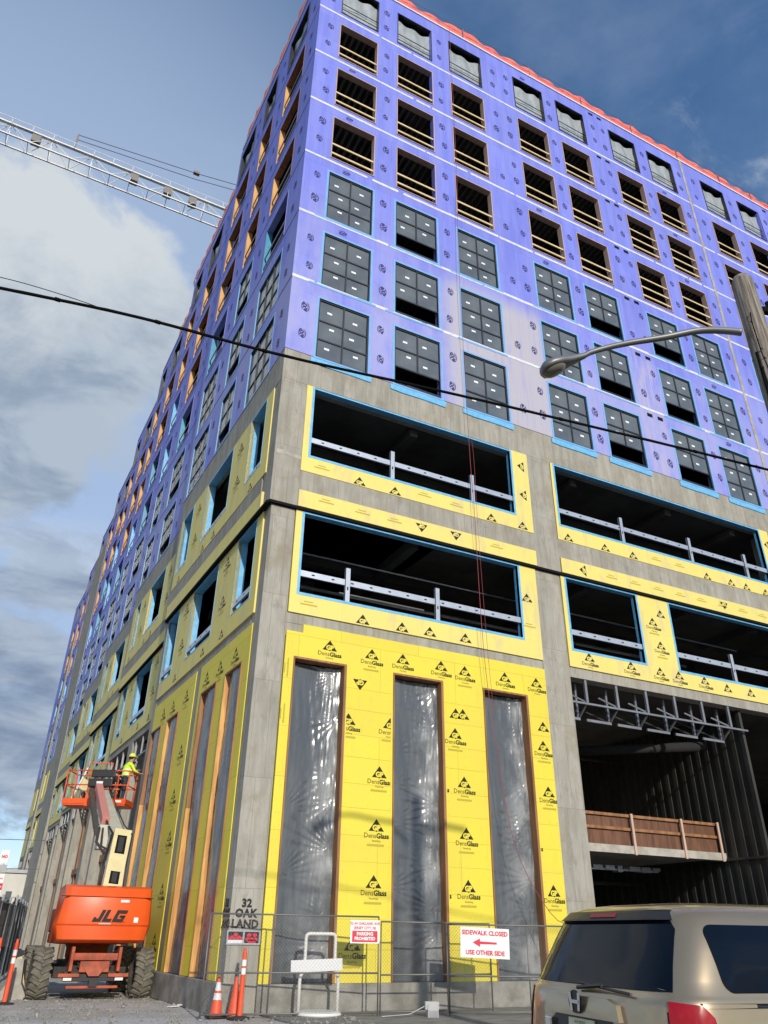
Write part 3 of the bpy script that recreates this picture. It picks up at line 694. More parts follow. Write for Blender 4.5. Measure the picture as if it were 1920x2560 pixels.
mb.build('ceiling_beam','garage_concrete',BL)
mb=MB()
for z in (12.05,16.4): mb.tube([(1.2,4.6,z),(21,4.6,z)],.07,8); mb.tube([(1.2,1.9,z-.1),(21,1.9,z-.1)],.03,6)
mb.build('sprinkler_main','galvanised_steel',BL,smooth=True)
mb=MB(); mb.tube([(5.4,2.5,15.3),(5.4,2.5,16.0),(7.5,2.5,16.0),(8.1,2.5,15.2)],.04); mb.build('service_pipe','dull_steel',BL)
mb=MB(); mb.tube([(3.2,2.2,11.0),(6.3,2.2,11.0)],.03); mb.build('service_pipe','dull_steel',BL)
# ---- podium: left side
PO=[(1.19,2.6),(4.5,7.45),(9.4,10.85)]; PL=[(1.1,2.7),(4.7,7.5),(9.4,11.0)]
PO1=[(4.5,7.45),(9.45,10.4)]
LP=[(1.07,2.46),(3.24,4.75),(7.26,8.70),(9.47,10.93)]
for n in range(NB):
    F=FL(n); Y0=n*BP; Y1=Y0+BP+(0 if n<NB-1 else 3); fx=lambda l:[(-(Y0+b),-(Y0+a)) for a,b in l]
    mb=MB()
    e=.86 if n==0 else .0
    mb.box(-Y1-.2,-Y0-(.01 if n==0 else 0),-.04,.4,16.90,18.12)
    mb.box(-Y1-.2,-Y0-e,-.04,.4,12.97,13.66)
    mb.box(-Y1+.25-.45,-Y1+.25,-.02,.6,12.42,16.9)
    mb.box(-Y1-.2,-Y0-e,.08,.5,8.86,9.16)
    if n==0:
        mb.box(-5.66,-5.2,.07,.5,0,8.86); mb.box(-Y1-.15,-Y1+.4,.07,.8,0,12.34)
    else:
        for yy in (.6,5.9): mb.box(-(Y0+yy+.85),-(Y0+yy),.07,1.25,0,8.86)
        mb.box(-Y1-.15,-Y1+.3,.07,.8,0,12.34)
    mb.build('concrete_frame','board_formed_concrete',BL,F)
    mb=MB(); mb.box(-Y1+.2,-Y0-(.04 if n==0 else 0),-.10,.05,12.34,12.42); mb.build('shaded_ledger','dark_gap',BL,F)  # ledge strip again, soffit shade painted near-black
    po_=PO if n==0 else PO1; pl_=PL if n==0 else PO1
    s0=.58 if n==0 else 0
    def fu(mb,y):
        if n>3: return
        for c_ in ([3.55,8.45] if n==0 else [3.4,8.4]): marks(mb,[(-(Y0+c_),16.36),(-(Y0+c_),15.0)],y,MARK)
        marks(mb,[(-(Y0+c_),13.86) for c_ in (1.95,5.7,7.0,10.2)],y,MARK_T)
    yel('yellow_sheathing_panel',-Y1+.25,-Y0-s0,13.66,16.895,[(a,b,14.30,16.9) for a,b in fx(po_)],-.055,.06,F,fu)
    yel('yellow_sheathing_band',-Y1+.25,-Y0-s0,12.42,12.97,[],-.10,.05,F,None)
    def fl_(mb,y):
        if n>3: return
        for c_ in ([3.7,8.3] if n==0 else [3.4,8.4]): marks(mb,[(-(Y0+c_),12.0),(-(Y0+c_),10.65)],y,MARK)
        marks(mb,[(-(Y0+c_),9.42) for c_ in (3.4,5.3,8.6)],y,MARK_T)
    yel('yellow_sheathing_panel',-Y1+.4,-Y0-s0,9.16,12.335,[(a,b,9.78,12.4) for a,b in fx(pl_)],.03,.14,F,fl_)
    if n<6:
        for a,b in fx(po_): wide(a,b,14.30,16.87,-.055,F,[],rail=True,rz=.12,deep=.3,t=.03)
        for a,b in fx(pl_): wide(a,b,9.78,12.33,.03,F,[],rail=True,rz=.35,deep=.3,t=.03)
    if n==0:
        def flow(mb,y):
            marks(mb,[(-1.77,8.37),(-3.12,8.37),(-4.43,8.38),(-6.6,8.36),(-8.22,8.37),(-9.5,8.39),(-6.3,6.53),(-6.42,5.21),(-6.2,4.0),(-6.2,2.6),(-6.25,1.34)],y)
        mb=MB(); holes_wall(mb,-5.18,-.57,.6,8.86,[(a,b,.6,7.92) for a,b in fx(LP[:2])],.045,.068); holes_wall(mb,-11.0,-5.68,.6,8.86,[(a,b,.6,7.92) for a,b in fx(LP[2:])],.045,.068); flow(mb,.042)
        mb.build('yellow_sheathing_panel',YM,BL,F)
        mb=MB(); mb.box(-11.3,-.05,-.04,.4,0,.59); mb.build('concrete_plinth','curb_concrete',BL,F,bevel=.015)
        for k,(a,b) in enumerate(fx(LP)):
            mb=MB(); t=.05; mb.box(a,b,.01,.36,7.92-t,7.92); mb.box(a,a+t,.01,.36,.6,4.2+k*.4,1); mb.box(a,a+t,.01,.36,4.2+k*.4,7.92-t,0 if k%2 else 1); mb.box(b-t,b,.01,.36,.6,7.92-t)
            fr=mb.build('sheeted_opening',['brown_lumber','orange_lumber'],BL,F)
            m2=MB(); m2.grid(psheet(b-a-2*t,7.26,k*5+40,.09),30,120); m2.build('plastic_sheet','poly_sheet',fr,Matrix.Translation((a+t,.15,.61)),smooth=True)
            m2=MB(); m2.box(a,b,.37,.38,.6,7.9); m2.build('stud_wall','interior_board',fr)
    else:
        mb=tr(-Y1+.2,-Y0-.2); mb.build('stud_truss','dull_steel',BL,F)
        mb=MB(); mb.box(-Y1,-Y0,3.5,3.7,0,8.8); mb.build('interior_wall','interior_board',BL,F)
        mb=MB()
        for yy in (4.6,10.3): mb.box(-(Y0+yy+.5),-(Y0+yy),.5,.6,0,8.7)
        mb.box(-Y1,-Y0,.45,.6,4.3,4.6); mb.build('formwork_board','brown_lumber',BL,F)
# ---- stencilled address on the corner column
mb=MB()
for st,x,z,sz in (('32',.42,2.10,.20),('OAK',.42,1.90,.20),('LAND',.42,1.69,.20)): mb.add(text(st,.225,.012,'CENTER',1.05),onwall(x,.055,z),0)
mb.build('stencil_lettering','stencil_paint',BL)
mb=MB()
for st,z in (('32',2.10),('OAK',1.90),('LAND',1.69)): mb.add(text(st,.225,.012,'CENTER',1.05),onwall(-.32,.055,z),0)
mb.build('stencil_lettering','stencil_paint',BL,FL(0))

# ------------------------------------------------------------------ roof netting
SN=empty('roof_safety_net',(0,0,TOP+.12),0,'red debris netting strung along the top edge of the violet walls','netting')
pts=[(.3,.45),(4.0,.6),(7.9,.78),(12.2,.62),(15.8,.72),(19.55,.70),(23.2,.75),(26.8,.72),(29.6,.62),(33.5,.7),(38,.6)]
mb=MB()
def nf(fr_,p0,p1,h0,h1,sag):
    def fn(u,v):
        x=p0+(p1-p0)*u; h=h0+(h1-h0)*u-sag*math.sin(math.pi*u); return (x,.03+.05*math.sin(x*5)*v+.04*noise.noise(Vector((x*2,v*3,1))),.02+h*v)
    return fn
for (a,ha),(b,hb) in zip(pts,pts[1:]): mb.grid(nf(None,a,b,ha+.25,hb+.25,.22),16,4)
mb.build('net','netting_red',SN,smooth=True)
for a,h in pts: 
    m2=MB(); m2.beam((a,.0,0),(a,0,1.0),.045); m2.build('net_post','dull_steel',SN)
for z in (.55,.98): m2=MB(); m2.tube([(p[0],0,z-(.03 if i%2 else 0)) for i,p in enumerate(pts)],.010,5); m2.build('guard_cable','wire_grey',SN)
for n in range(0,3):
    mb=MB(); Y0=n*BP+(.2 if n==0 else 1.5)
    for q in range(2 if n<2 else 1): mb.grid(nf(None,-Y0-5.4*(q+1),-Y0-5.4*q,.75,.75,.2),12,3)
    mb.build('net','netting_red',SN,FL(n)@T(0,-.12,0),smooth=True)
    for q in range(3): m2=MB(); m2.beam((-Y0-5.4*q,0,0),(-Y0-5.4*q,0,.95),.045); m2.build('net_post','dull_steel',SN,FL(n))
# ------------------------------------------------------------------ ground
gm=mat('ground_gravel',(.50,.485,.45),.95,spec=.15,col2=(.38,.37,.34),var=.9,scale=1.4,bump=.3,bscale=55,detail=10)
NZ,RG,MUL,OV,XYZ=helpers(gm)
OV(RG(NZ(60,(1,1,1),3,.7),.58,.70,0,.7),(.42,.40,.37)); OV(RG(NZ(.5,(1,1,1),6,.6,(3,1,1)),.52,.62,0,.6),(.40,.345,.275)); OV(RG(NZ(.35,(1,1,1),5,.5,(7,1,1)),.5,.6,0,.5),(.54,.53,.505))
am=mat('asphalt',(.085,.084,.082),.9,spec=.2,col2=(.055,.055,.055),var=.8,scale=2,bump=.4,bscale=80,detail=10)
mat('pavement',(.27,.26,.235),.9,spec=.2,col2=(.19,.18,.16),var=.9,scale=2.5,bump=.25,bscale=40,detail=9)
mb=MB()
def gfn(u,v):
    x=-14+22*u; y=-9+30*v; return (x,y,.018*noise.noise(Vector((x*.9,y*.9,0)))+.008*noise.noise(Vector((x*4,y*4,3)))-.004)
mb.grid(gfn,110,150); o=mb.build('ground','ground_gravel',smooth=True); tag(o,'grey gravel and dirt ground around the building','ground',kind='structure')
mb=MB(); mb.quad((-1500,-1500,-.05),(1500,-1500,-.05),(1500,1500,-.05),(-1500,1500,-.05)); tag(mb.build('terrain','asphalt'),'flat city ground reaching the horizon','ground',kind='structure')
mb=MB(); mb.box(-60,60,-20,-9.0,-.04,-.012); tag(mb.build('road','asphalt'),'asphalt road under the parked van','road',kind='structure')
mb=MB(); mb.box(.9,30,-4.6,-.03,-.04,.028); tag(mb.build('sidewalk','pavement'),'concrete sidewalk along the sunny side of the building','sidewalk',kind='structure')
mb=MB(); random.seed(3)
for i in range(2600):
    x=random.uniform(-4.5,2.5); y=random.uniform(-5.5,7.0); s_=random.uniform(.006,.022)*(1 if random.random()<.93 else 2.2)
    if x>.9 and y>-4.6: z0=.028
    else: z0=0
    if y>-.1 and x>-.1: continue
    M=T(x,y,z0+s_*.3)@Matrix.Rotation(random.random()*6,4,(random.random(),random.random(),1)); mb.box(-s_,s_,-s_*.8,s_*.8,-s_*.5,s_*.5,0,M)
tag(mb.build('gravel','curb_concrete'),'loose pale gravel stones scattered over the ground','gravel',kind='stuff')
random.seed(11)
# ------------------------------------------------------------------ fences
def fence(x0,y0,x1,y1,h,label,lean=0,mids=(),mesh=True):
    Ln=math.hypot(x1-x0,y1-y0); rz=math.atan2(y1-y0,x1-x0); t=empty('chain_link_fence',(x0,y0,.02),rz,label,'fence','temporary fence panels')
    mb=MB(); r_=.017
    for z in (.06,h*.42,h): mb.tube([(0,0,z),(Ln,0,z)],r_,8)
    for x in (0,Ln,*mids): mb.tube([(x,0,0),(x,0,h)],r_,8)
    mb.build('frame','fence_wire',t,smooth=True)
    if mesh:
        mb=MB(); d=.075; k=-h
        def seg(a,b): mb.beam(a,b,.0024,.0024)
        while k<Ln:
            for s_ in (1,-1):
                a=k if s_>0 else k+h; 
                xa,za=k,0.06; xb,zb=k+h-.06,h
                if xa<0: za+=-xa; xa=0
                if xb>Ln: zb-=xb-Ln; xb=Ln
                if xb>xa+.01:
                    if s_>0: seg((xa,.0,za),(xb,.0,zb))
                    else: seg((xa,.003,h+.06-za),(xb,.003,h+.06-zb))
            k+=d
        mb.build('chain_link','fence_wire',t)
    mb=MB()
    for x in (0,Ln): mb.box(x-.03,x+.03,-.28,.28,-.02,.01)
    mb.build('foot','dull_steel',t); return t
fence(-.5,-.42,3.17,-1.06,1.86,'chain link fence panel beside the loop barricade, carrying the small red and white sign',mids=(1.35,))
fence(3.27,-.98,6.15,-1.02,1.77,'chain link fence panel between the two others, across the middle sheeted opening',mids=(1.7,))
fence(4.73,-1.46,8.5,-2.4,1.74,'chain link fence panel partly hidden by the van, carrying the big arrow sign',mids=(1.9,))
def flatsign(name,w,h,loc,rz,label,fn,tilt=0,cat='sign'):
    t=empty(name,loc,rz,label,cat); mb=MB(); mb.box(-w/2,w/2,0,.008,-h/2,h/2); b_=mb.build('board','sign_white',t,Matrix.Rotation(tilt,4,'Y'))
    mb=MB(); fn(mb); mb.build('lettering',['sign_red','sign_white','stencil_paint'],t,Matrix.Rotation(tilt,4,'Y')); return t
def s1(mb):
    mb.add(text('32-34 OAKLAND AVE',.072,.002),onwall(0,-.004,.155),0); mb.add(text('JERSEY CITY, NJ',.072,.002),onwall(0,-.004,.07),0)
    mb.quad((-.29,-.003,-.20),(.29,-.003,-.20),(.29,-.003,.015),(-.29,-.003,.015),0)
    mb.add(text('PARKING',.09,.004),onwall(0,-.006,-.045),1); mb.add(text('PROHIBITED',.085,.004),onwall(0,-.006,-.135),1)
flatsign('fence_sign',.67,.45,(2.83,-1.06,1.585),math.atan2(-.64,3.67),'small red and white parking sign wired to the fence by its post',s1)
def s2(mb):
    mb.add(text('SIDEWALK CLOSED',.125,.005),onwall(0,-.004,.19),0); mb.add(text('USE OTHER SIDE',.125,.005),onwall(0,-.004,-.20),0)
    mb.poly([(-.30,-.004,0),(-.12,-.004,.085),(-.12,-.004,.028),(.28,-.004,.02),(.28,-.004,-.02),(-.12,-.004,-.028),(-.12,-.004,-.085)],0)
flatsign('sidewalk_sign',1.17,.60,(5.56,-1.70,1.40),math.atan2(-.94,3.77),'white sign with a red arrow hung on the fence between yellow board and van',s2,R(2.0))
# two small hazard boards in a grey frame on the column
t=empty('hazard_board',(.41,.05,1.435),0,'grey-framed pair of small red and black boards under the stencilled address','sign')
mb=MB()
for a in ((-.38,.38,.115,.135),(-.38,.38,-.135,-.115),(-.38,-.36,-.115,.115),(.36,.38,-.115,.115),(-.01,.01,-.115,.115)): mb.box(a[0],a[1],-.03,.005,a[2],a[3])
mb.box(-.36,.36,-.004,.004,-.115,.115); mb.build('frame','galvanised_steel',t)
mb=MB()
for cx,wh in ((-.185,True),(.185,False)):
    mb.quad((cx-.165,-.008,-.105),(cx+.165,-.008,-.105),(cx+.165,-.008,.105),(cx-.165,-.008,.105),2)
    for (dx,z) in ((0,.055),(-.08,0),(.08,0)) if wh else ((-.06,.05),(.07,.05),(-.09,-.03),(0,-.03),(.09,-.03),(-.04,-.07),(.05,-.07)):
        mb.add(ell(.052,.038,10),onwall(cx+dx,-.010,z),0)
    if wh: mb.quad((cx-.165,-.0095,-.035),(cx+.165,-.0095,-.035),(cx+.165,-.0095,.01),(cx-.165,-.0095,.01),0); mb.quad((cx-.165,-.011,-.105),(cx+.165,-.011,-.105),(cx+.165,-.011,-.045),(cx-.165,-.011,-.045),1)
mb.build('face',['sign_red','sign_white','stencil_paint'],t)
# loop barricade
t=empty('loop_barricade',(1.97,-.62,.03),R(-12),'white bent-tube barricade with a plank across it, on a round base','barricade')
def bend(pts,r=.09,n=5):
    out_=[Vector(pts[0])]
    for a,b,c in zip(pts,pts[1:],pts[2:]):
        a,b,c=map(Vector,(a,b,c)); d1=(a-b).normalized(); d2=(c-b).normalized(); p=b+d1*r; q=b+d2*r
        for i in range(n+1): s_=i/n; out_.append(p*(1-s_)**2+b*2*s_*(1-s_)+q*s_**2)
    out_.append(Vector(pts[-1])); return out_
mb=MB(); mb.tube(bend([(-.42,0,.04),(-.42,0,.70),(-.33,0,.82),(-.33,0,1.50),(.33,0,1.50),(.33,0,.82),(.42,0,.70),(.42,0,.04)]),.036,12); mb.build('tube_frame','white_paint',t,smooth=True)
mb=MB(); mb.lathe([(0,0),(.50,0),(.52,.02),(.50,.06),(.42,.075),(0,.08)],(0,0,0),36); mb.build('base','white_paint',t)
mb=MB(); mb.box(-.60,.53,-.065,-.04,.79,1.02); mb.build('plank','reflective_white',t,Matrix.Rotation(R(-2.5),4,'Y'),bevel=.004)
# cones & delineators
def cone(loc,h,label,stripes=True,rz=0):
    t=empty('traffic_cone',loc,rz,label,'cone','traffic cones'); b=.18
    mb=MB(); mb.box(-b,b,-b,b,0,.035); mb.build('base','rubber',t,bevel=.01)
    def r_(z): return .135+(.028-.135)*(z/h)
    mb=MB(); zz=[(.035,0),(h*.42,0),(h*.58,1 if stripes else 0),(h*.64,0),(h*.84,1 if stripes else 0),(h,0)]; prev=.035
    mb.lathe([(0.14,.035),(r_(.05),.05)],n=28)
    for z,m_ in zz[1:]: mb.lathe([(r_(prev),prev),(r_(z),z)],n=28,m=m_); prev=z
    mb.lathe([(r_(h),h),(.016,h),(.016,h-.05)],n=28); mb.build('cone_body',['safety_orange','reflective_white'],t,smooth=True); return t
cone((-.12,.02-.25,.01),.73,'orange cone with two white collars at the building corner')
cone((.20,-.42,.01),.72,'plain orange cone behind the tall delineator post',False)
def delin(loc,h,label,rz=0):
    t=empty('delineator_post',loc,rz,label,'delineator','delineator posts'); mb=MB(); mb.lathe([(0,0),(.22,0),(.22,.03),(.10,.05),(.05,.06)],n=8); mb.build('base','rubber',t)
    mb=MB(); r0=.055; seg=[(.05,.62*h,0),(.62*h,.71*h,1),(.71*h,.74*h,0),(.74*h,.83*h,1),(.83*h,.93*h,0)]
    for a,b,m_ in seg: mb.lathe([(r0-.012*a/h+.002*m_,a),(r0-.012*b/h+.002*m_,b)],n=20,m=m_)
    mb.lathe([(.043,.93*h),(.03,.95*h),(.03,h),(0,h)],n=20); mb.build('post',['safety_orange','reflective_white'],t,smooth=True); return t
delin((.25,-.66,.01),1.24,'tall orange delineator post with silver bands by the corner cones')
delin((-3.86,4.18,.0),1.32,'orange delineator post left of the lift, the nearer of two')
delin((-4.22,4.45,.0),1.34,'orange delineator post left of the lift, cut by the photo edge')
# junction box
t=empty('junction_box',(4.15,-1.70,.02),R(-14),'grey metal box on the ground between two fence panels','box'); mb=MB(); mb.box(-.12,.12,-.08,.08,0,.24); mb.box(-.17,.14,-.06,.06,.14,.29); mb.build('body','grey_enamel',t,bevel=.012); mb=MB(); mb.box(-.10,.10,-.086,-.081,.02,.13); mb.tube([(-.17,0,.2),(-.5,0,.06),(-1.1,.0,.02)],.012); mb.build('cover','dull_steel',t)
# debris
mb=MB(); mb.box(-.35,.35,-.06,.06,0,.02); mb.box(-.1,.28,-.10,.0,.02,.045); tag(mb.build('scrap_board','white_paint',None,T(-.15,2.6,.01)@Matrix.Rotation(R(28),4,'Z')),'white scrap board lying in the gravel by the plinth','scrap')
mb=MB(); mb.lathe([(0,0),(.07,0),(.075,.01),(.075,.16),(.07,.17),(0,.17)],n=16,axis='x'); tag(mb.build('red_can','litter_red',None,T(-.05,3.0,.10)@Matrix.Rotation(R(20),4,'Z'),smooth=True),'red can on the gravel behind the white scrap board','can')
# ------------------------------------------------------------------ boom lift
LF=empty('boom_lift',(-1.88,6.4,0),R(0),'orange articulated boom lift seen from behind beside the left wall','aerial lift')
def L_(x,y,z): return (x+1.88,y-6.4,z)
# counterweight: profile in y-z swept over x with side tapers
mb=MB()
prof=[(4.62,1.62),(4.60,1.30+.02),(4.78,1.24),(6.3,1.24),(6.3,2.50),(4.95,2.56),(4.74,2.50),(4.66,2.30),(4.60,2.27),(4.585,1.66)]
ring=[]
def cwsec(x,sx): 
    return [L_(x,y,z) for y,z in prof]
xs=[(-3.08,.26),(-3.00,.12),(-2.80,0),(-1.88,-.03),(-.94,0),(-.74,.10),(-.66,.24)]
i0=len(mb.v)
for x,ins in xs:
    for y,z in prof:
        zz=z
        yy=y+ins*(1 if y<5.5 else 0)
        xx=x
        if ins>.05 and z>2.2: xx=x+(.16 if x<-1.88 else -.05)*(ins/.26)
        if ins>.05 and z<1.4: xx=x+(.14 if x<-1.88 else -.13)*(ins/.26)
        mb.v.append(L_(xx,yy,zz))
n_=len(prof)
for k in range(len(xs)-1):
    for j in range(n_):
        a=i0+k*n_+j;b=i0+k*n_+(j+1)%n_; mb.f.append((a,b,b+n_,a+n_)); mb.m.append(0)
mb.f.append(tuple(i0+j for j in reversed(range(n_)))); mb.m.append(0); mb.f.append(tuple(i0+(len(xs)-1)*n_+j for j in range(n_))); mb.m.append(0)
CW=mb.build('counterweight','lift_orange',LF,bevel=.03,bseg=3)
for p in CW.data.polygons: p.use_smooth=True
mb=MB(); mb.box(-3.02+1.88,-.72+1.88,4.60-6.4-.006,4.66-6.4,2.278,2.292); mb.build('lid_seam','dark_gap',CW)
mb=MB(); EM=T(*L_(-2.20,4.54,1.72))@UP@Matrix(((1,.42,0,0),(0,1,0,0),(0,0,1,0),(0,0,0,1)))
def bar(x0,x1,z0,z1): mb.poly([tuple(EM@Vector(p)) for p in ((x0,z0,0),(x1,z0,0),(x1,z1,0),(x0,z1,0))])
bar(.12,.21,.07,.27); bar(0,.21,0,.07); bar(0,.06,.07,.10)
bar(.24,.33,.07,.27); bar(.24,.46,0,.07)
bar(.49,.58,.07,.20); bar(.49,.76,0,.07); bar(.49,.76,.20,.27); bar(.68,.76,.07,.13); bar(.62,.76,.11,.15)
bar(.79,.81,0,.02); mb.build('emblem','stencil_paint',CW)
mb=MB(); EM=T(*L_(-2.02,4.54,1.66))@UP; bar(0,.30,0,.03); mb.build('decal','boom_grey',CW)
mb=MB(); mb.box(*[a+b for a,b in zip((-1.55,-1.33),(1.88,1.88))],4.60-6.4-.025,4.60-6.4-.018,2.17,2.23); mb.box(-1.15+1.88,-1.04+1.88,4.585-6.4-.01,4.585-6.4-.004,1.71,1.83); mb.build('decal','sign_white',CW)
# chassis and turntable
mb=MB(); mb.box(-.55,.55,-1.2,1.9,.55,.80); mb.box(-.9,.9,-.9,-.55,.45,.70); mb.box(-.9,.9,1.4,1.75,.45,.70); mb.box(-.70,.70,-1.42,-1.30,.40,.62); mb.build('chassis','machine_dark',LF,bevel=.02)
mb=MB(); mb.box(-.62,-.54,-1.55,-1.25,.62,1.16); mb.box(.54,.62,-1.55,-1.25,.62,1.16); mb.box(-.54,.54,-1.50,-1.38,.86,1.02); mb.poly([(-.36,-1.53,.84),(.36,-1.53,.84),(.12,-1.56,.52),(-.12,-1.56,.52)]); mb.box(-.36,.36,-1.52,-1.44,.60,.84); mb.box(-.85,-.35,-1.6,-1.5,.50,.58); mb.box(.35,.85,-1.6,-1.5,.50,.58); mb.box(-.62,.62,-1.62,-1.5,.26,.32)
mb.build('rear_linkage','dirty_orange',LF,bevel=.012)
mb=MB(); mb.box(-.5,.5,-1.62,-1.56,.42,.49); mb.tube([(-.42,-1.45,.8),(0,-1.5,.55)],.02); mb.tube([(.42,-1.45,.8),(0,-1.5,.55)],.02); mb.box(-.10,.10,-1.68,-1.56,.30,.46); mb.build('tow_bar','black_plastic',LF)
mb=MB(); mb.box(-.72,-.52,-1.64,-1.60,.43,.49); mb.box(.52,.72,-1.64,-1.60,.43,.49); mb.build('reflector','reflective_white',LF)
mb=MB(); mb.lathe([(.5,.80),(.55,.9),(.55,1.1),(.6,1.2)],(0,.3,0),28); mb.box(-.95,.95,-.5,1.6,1.2,1.45); mb.box(-.95,-.55,-.3,1.8,1.45,2.05); mb.box(.55,.95,-.3,1.8,1.45,2.05); mb.build('turntable','dirty_orange',LF,bevel=.03)
def wheel(x,y):
    wr=.56; ww=.44
    mb=MB(); mb.lathe([(.26,-ww/2+.04),(.44,-ww/2),(.52,-ww/2+.03),(.535,-ww/2+.08),(.535,ww/2-.08),(.52,ww/2-.03),(.44,ww/2),(.26,ww/2-.04)],(0,0,0),48,axis='x')
    nl=22
    for i in range(nl):
        for s_ in (1,-1):
            a=2*math.pi*(i+(.5 if s_<0 else 0))/nl
            M=Matrix.Rotation(a,4,'X')@T(s_*ww*.25,0,.545)@Matrix.Rotation(s_*R(28),4,'Z'); mb.box(-.135,.135,-.036,.036,-.02,.030,0,M)
    ty=mb.build('wheel','dusty_tyre',LF,T(x,y,.56))
    m2=MB(); m2.lathe([(.0,-.13),(.12,-.13),(.14,-.16),(.26,-.14),(.27,-.18)],n=28,axis='x'); m2.lathe([(.0,.13),(.12,.13),(.14,.16),(.26,.14),(.27,.18)],n=28,axis='x'); m2.build('rim','machine_dark',ty); return ty
for x,y in ((-1.22,-.80),(1.30,-.80),(-1.22,1.55),(1.22,1.55)): wheel(x,y)
def cat0(p): return [Vector(q) for q in p]
# boom
def boxboom(name,a,b,wa,wb,mt,holes=(),ha=None):
    a=Vector(L_(*a));b=Vector(L_(*b)); d=(b-a); Ln=d.length; d.normalize(); x=Vector((1,0,0)); x=(x-d*x.dot(d)).normalized(); nrm=d.cross(x) # nrm faces?
    if nrm.y>0: nrm=-nrm
    M=Matrix(((x.x,d.x,nrm.x,a.x),(x.y,d.y,nrm.y,a.y),(x.z,d.z,nrm.z,a.z),(0,0,0,1)))
    mb=MB(); th=.42
    P=lambda u,v,w_: (u*(wa+(wb-wa)*v)/2,v*Ln,w_)
    for s0,s1,w0,w1 in ((-1,1,0,-th),): 
        q=[P(-1,0,0),P(1,0,0),P(1,1,0),P(-1,1,0),P(-1,0,-th),P(1,0,-th),P(1,1,-th),P(-1,1,-th)]
        i=len(mb.v); mb.v+=[tuple(k) for k in q]
        for f in ((0,1,2,3),(7,6,5,4),(0,4,5,1),(1,5,6,2),(2,6,7,3),(3,7,4,0)): mb.f.append(tuple(i+k for k in f)); mb.m.append(0)
    for (v0,v1,f_) in holes:
        hw=lambda v:(wa+(wb-wa)*v)/2*f_
        mb.quad((-hw(v0),v0*Ln,.004),(hw(v0),v0*Ln,.004),(hw(v1),v1*Ln,.004),(-hw(v1),v1*Ln,.004),1)
        mb.box(-hw(v0)*.55,hw(v0)*.5,(v0+.1*(v1-v0))*Ln,(v1-.1*(v1-v0))*Ln,.002,.008,2)
    return mb.build(name,[mt,'dark_gap','black_plastic'],LF,M,bevel=.012)
boxboom('tower_boom',(-1.78,4.9,2.3),(-1.60,5.75,4.05),.52,.47,'boom_cream',[(.18,.36,.5),(.62,.90,.55)])
boxboom('main_boom',(-1.66,6.0,3.85),(-1.74,10.55,5.75),.50,.34,'boom_grey')
mb=MB(); mb.beam(L_(-1.98,6.9,4.36),L_(-1.95,10.25,5.80),.22,.22); mb.build('jib_link','boom_pink',LF,bevel=.01)
mb=MB()
A_=Vector(L_(-2.2,6.6,4.0)); B_=Vector(L_(-2.18,10.2,5.6))
for i in range(26): p=A_.lerp(B_,i/25); mb.box(p.x-.07,p.x+.07,p.y-.04,p.y+.04,p.z-.08,p.z+.08)
mb.tube([L_(-2.2,6.3,4.1),L_(-2.25,6.0,3.7),L_(-2.0,5.9,3.4),L_(-1.8,6.2,3.6)],.04); mb.tube([L_(-2.1,6.3,4.1),L_(-2.1,6.0,3.6),L_(-1.9,5.9,3.5)],.03); mb.build('hose_carrier','machine_dark',LF)
for k_,(dx,rr) in enumerate(((-.30,.022),(-.34,.018),(.28,.02))):
    mb=MB(); mb.tube(cat0([L_(-1.78+dx,4.95,2.5),L_(-1.75+dx,5.2,3.1),L_(-1.62+dx*.9,5.6,3.9),L_(-1.70+dx*.8,6.6,4.25),L_(-1.72+dx*.7,8.2,4.9),L_(-1.74+dx*.6,10.4,5.8)]),rr,6); mb.build('hydraulic_hose','black_plastic',LF,smooth=True)
mb=MB(); mb.box(-.30,-.02,-.05,.35,3.55,4.2); mb.build('boom_knuckle','boom_grey',LF,bevel=.02)
# basket
BK=empty('basket',(0,0,0),parent=LF); Bm=T(*L_(-1.75,11.25,5.32))@Matrix.Rotation(R(-26.5),4,'Z')
def bk(fn,name,mt,**k): m2=MB(); fn(m2); return m2.build(name,mt,BK,Bm,**k)
hw=1.08; dp=.46
def rails(m2):
    for z in (1.10,.62): 
        for a,b in (((-hw,-dp),(hw,-dp)),((hw,-dp),(hw,dp)),((hw,dp),(-hw,dp)),((-hw,dp),(-hw,-dp))): m2.tube([(a[0],a[1],z),(b[0],b[1],z)],.022,8)
    for x in (-hw,-.75,-.25,.42,hw): 
        for y in (-dp,dp): m2.tube([(x,y,.05),(x,y,1.10)],.022,8)
    m2.tube([(.42,-dp,1.1),(.45,-dp,1.34),(-.35,-dp,1.36),(-.4,-dp,1.1)],.02,8)
bk(rails,'guard_rail','lift_orange',smooth=True)
def toe(m2): m2.box(-hw-.02,hw+.02,-dp-.02,-dp+.0,.0,.17); m2.box(-hw-.02,hw+.02,dp,dp+.02,.0,.17); m2.box(-hw-.02,-hw,-dp,dp,0,.17); m2.box(hw,hw+.02,-dp,dp,0,.17); m2.box(-hw,hw,-dp,dp,-.05,.0); m2.box(-.25,.15,-dp-.2,-dp-.02,-.1,.3)
bk(toe,'toe_board','lift_orange')
bk(lambda m2:(m2.box(-.22,.62,-dp-.10,-dp-.02,.86,1.12),m2.box(-.30,.55,-dp-.08,-dp+.25,.55,.82)),'control_console','black_plastic',bevel=.03)
bk(lambda m2:m2.box(.02,.24,-dp-.13,-dp-.105,.50,.72),'white_decal','sign_white')
bk(lambda m2:m2.box(.75,.95,-dp-.03,-dp-.022,.05,.12),'decal','sign_white')
bk(lambda m2:(m2.tube([(-.95,-.2,.0),(-.55,-.1,1.25)],.035,8)),'tool_pole','white_paint')
bk(lambda m2:(m2.box(-1.0,-.35,-.1,.05,.15,.5,0,Matrix.Rotation(R(28),4,'Y'))),'board_offcut','boom_cream')
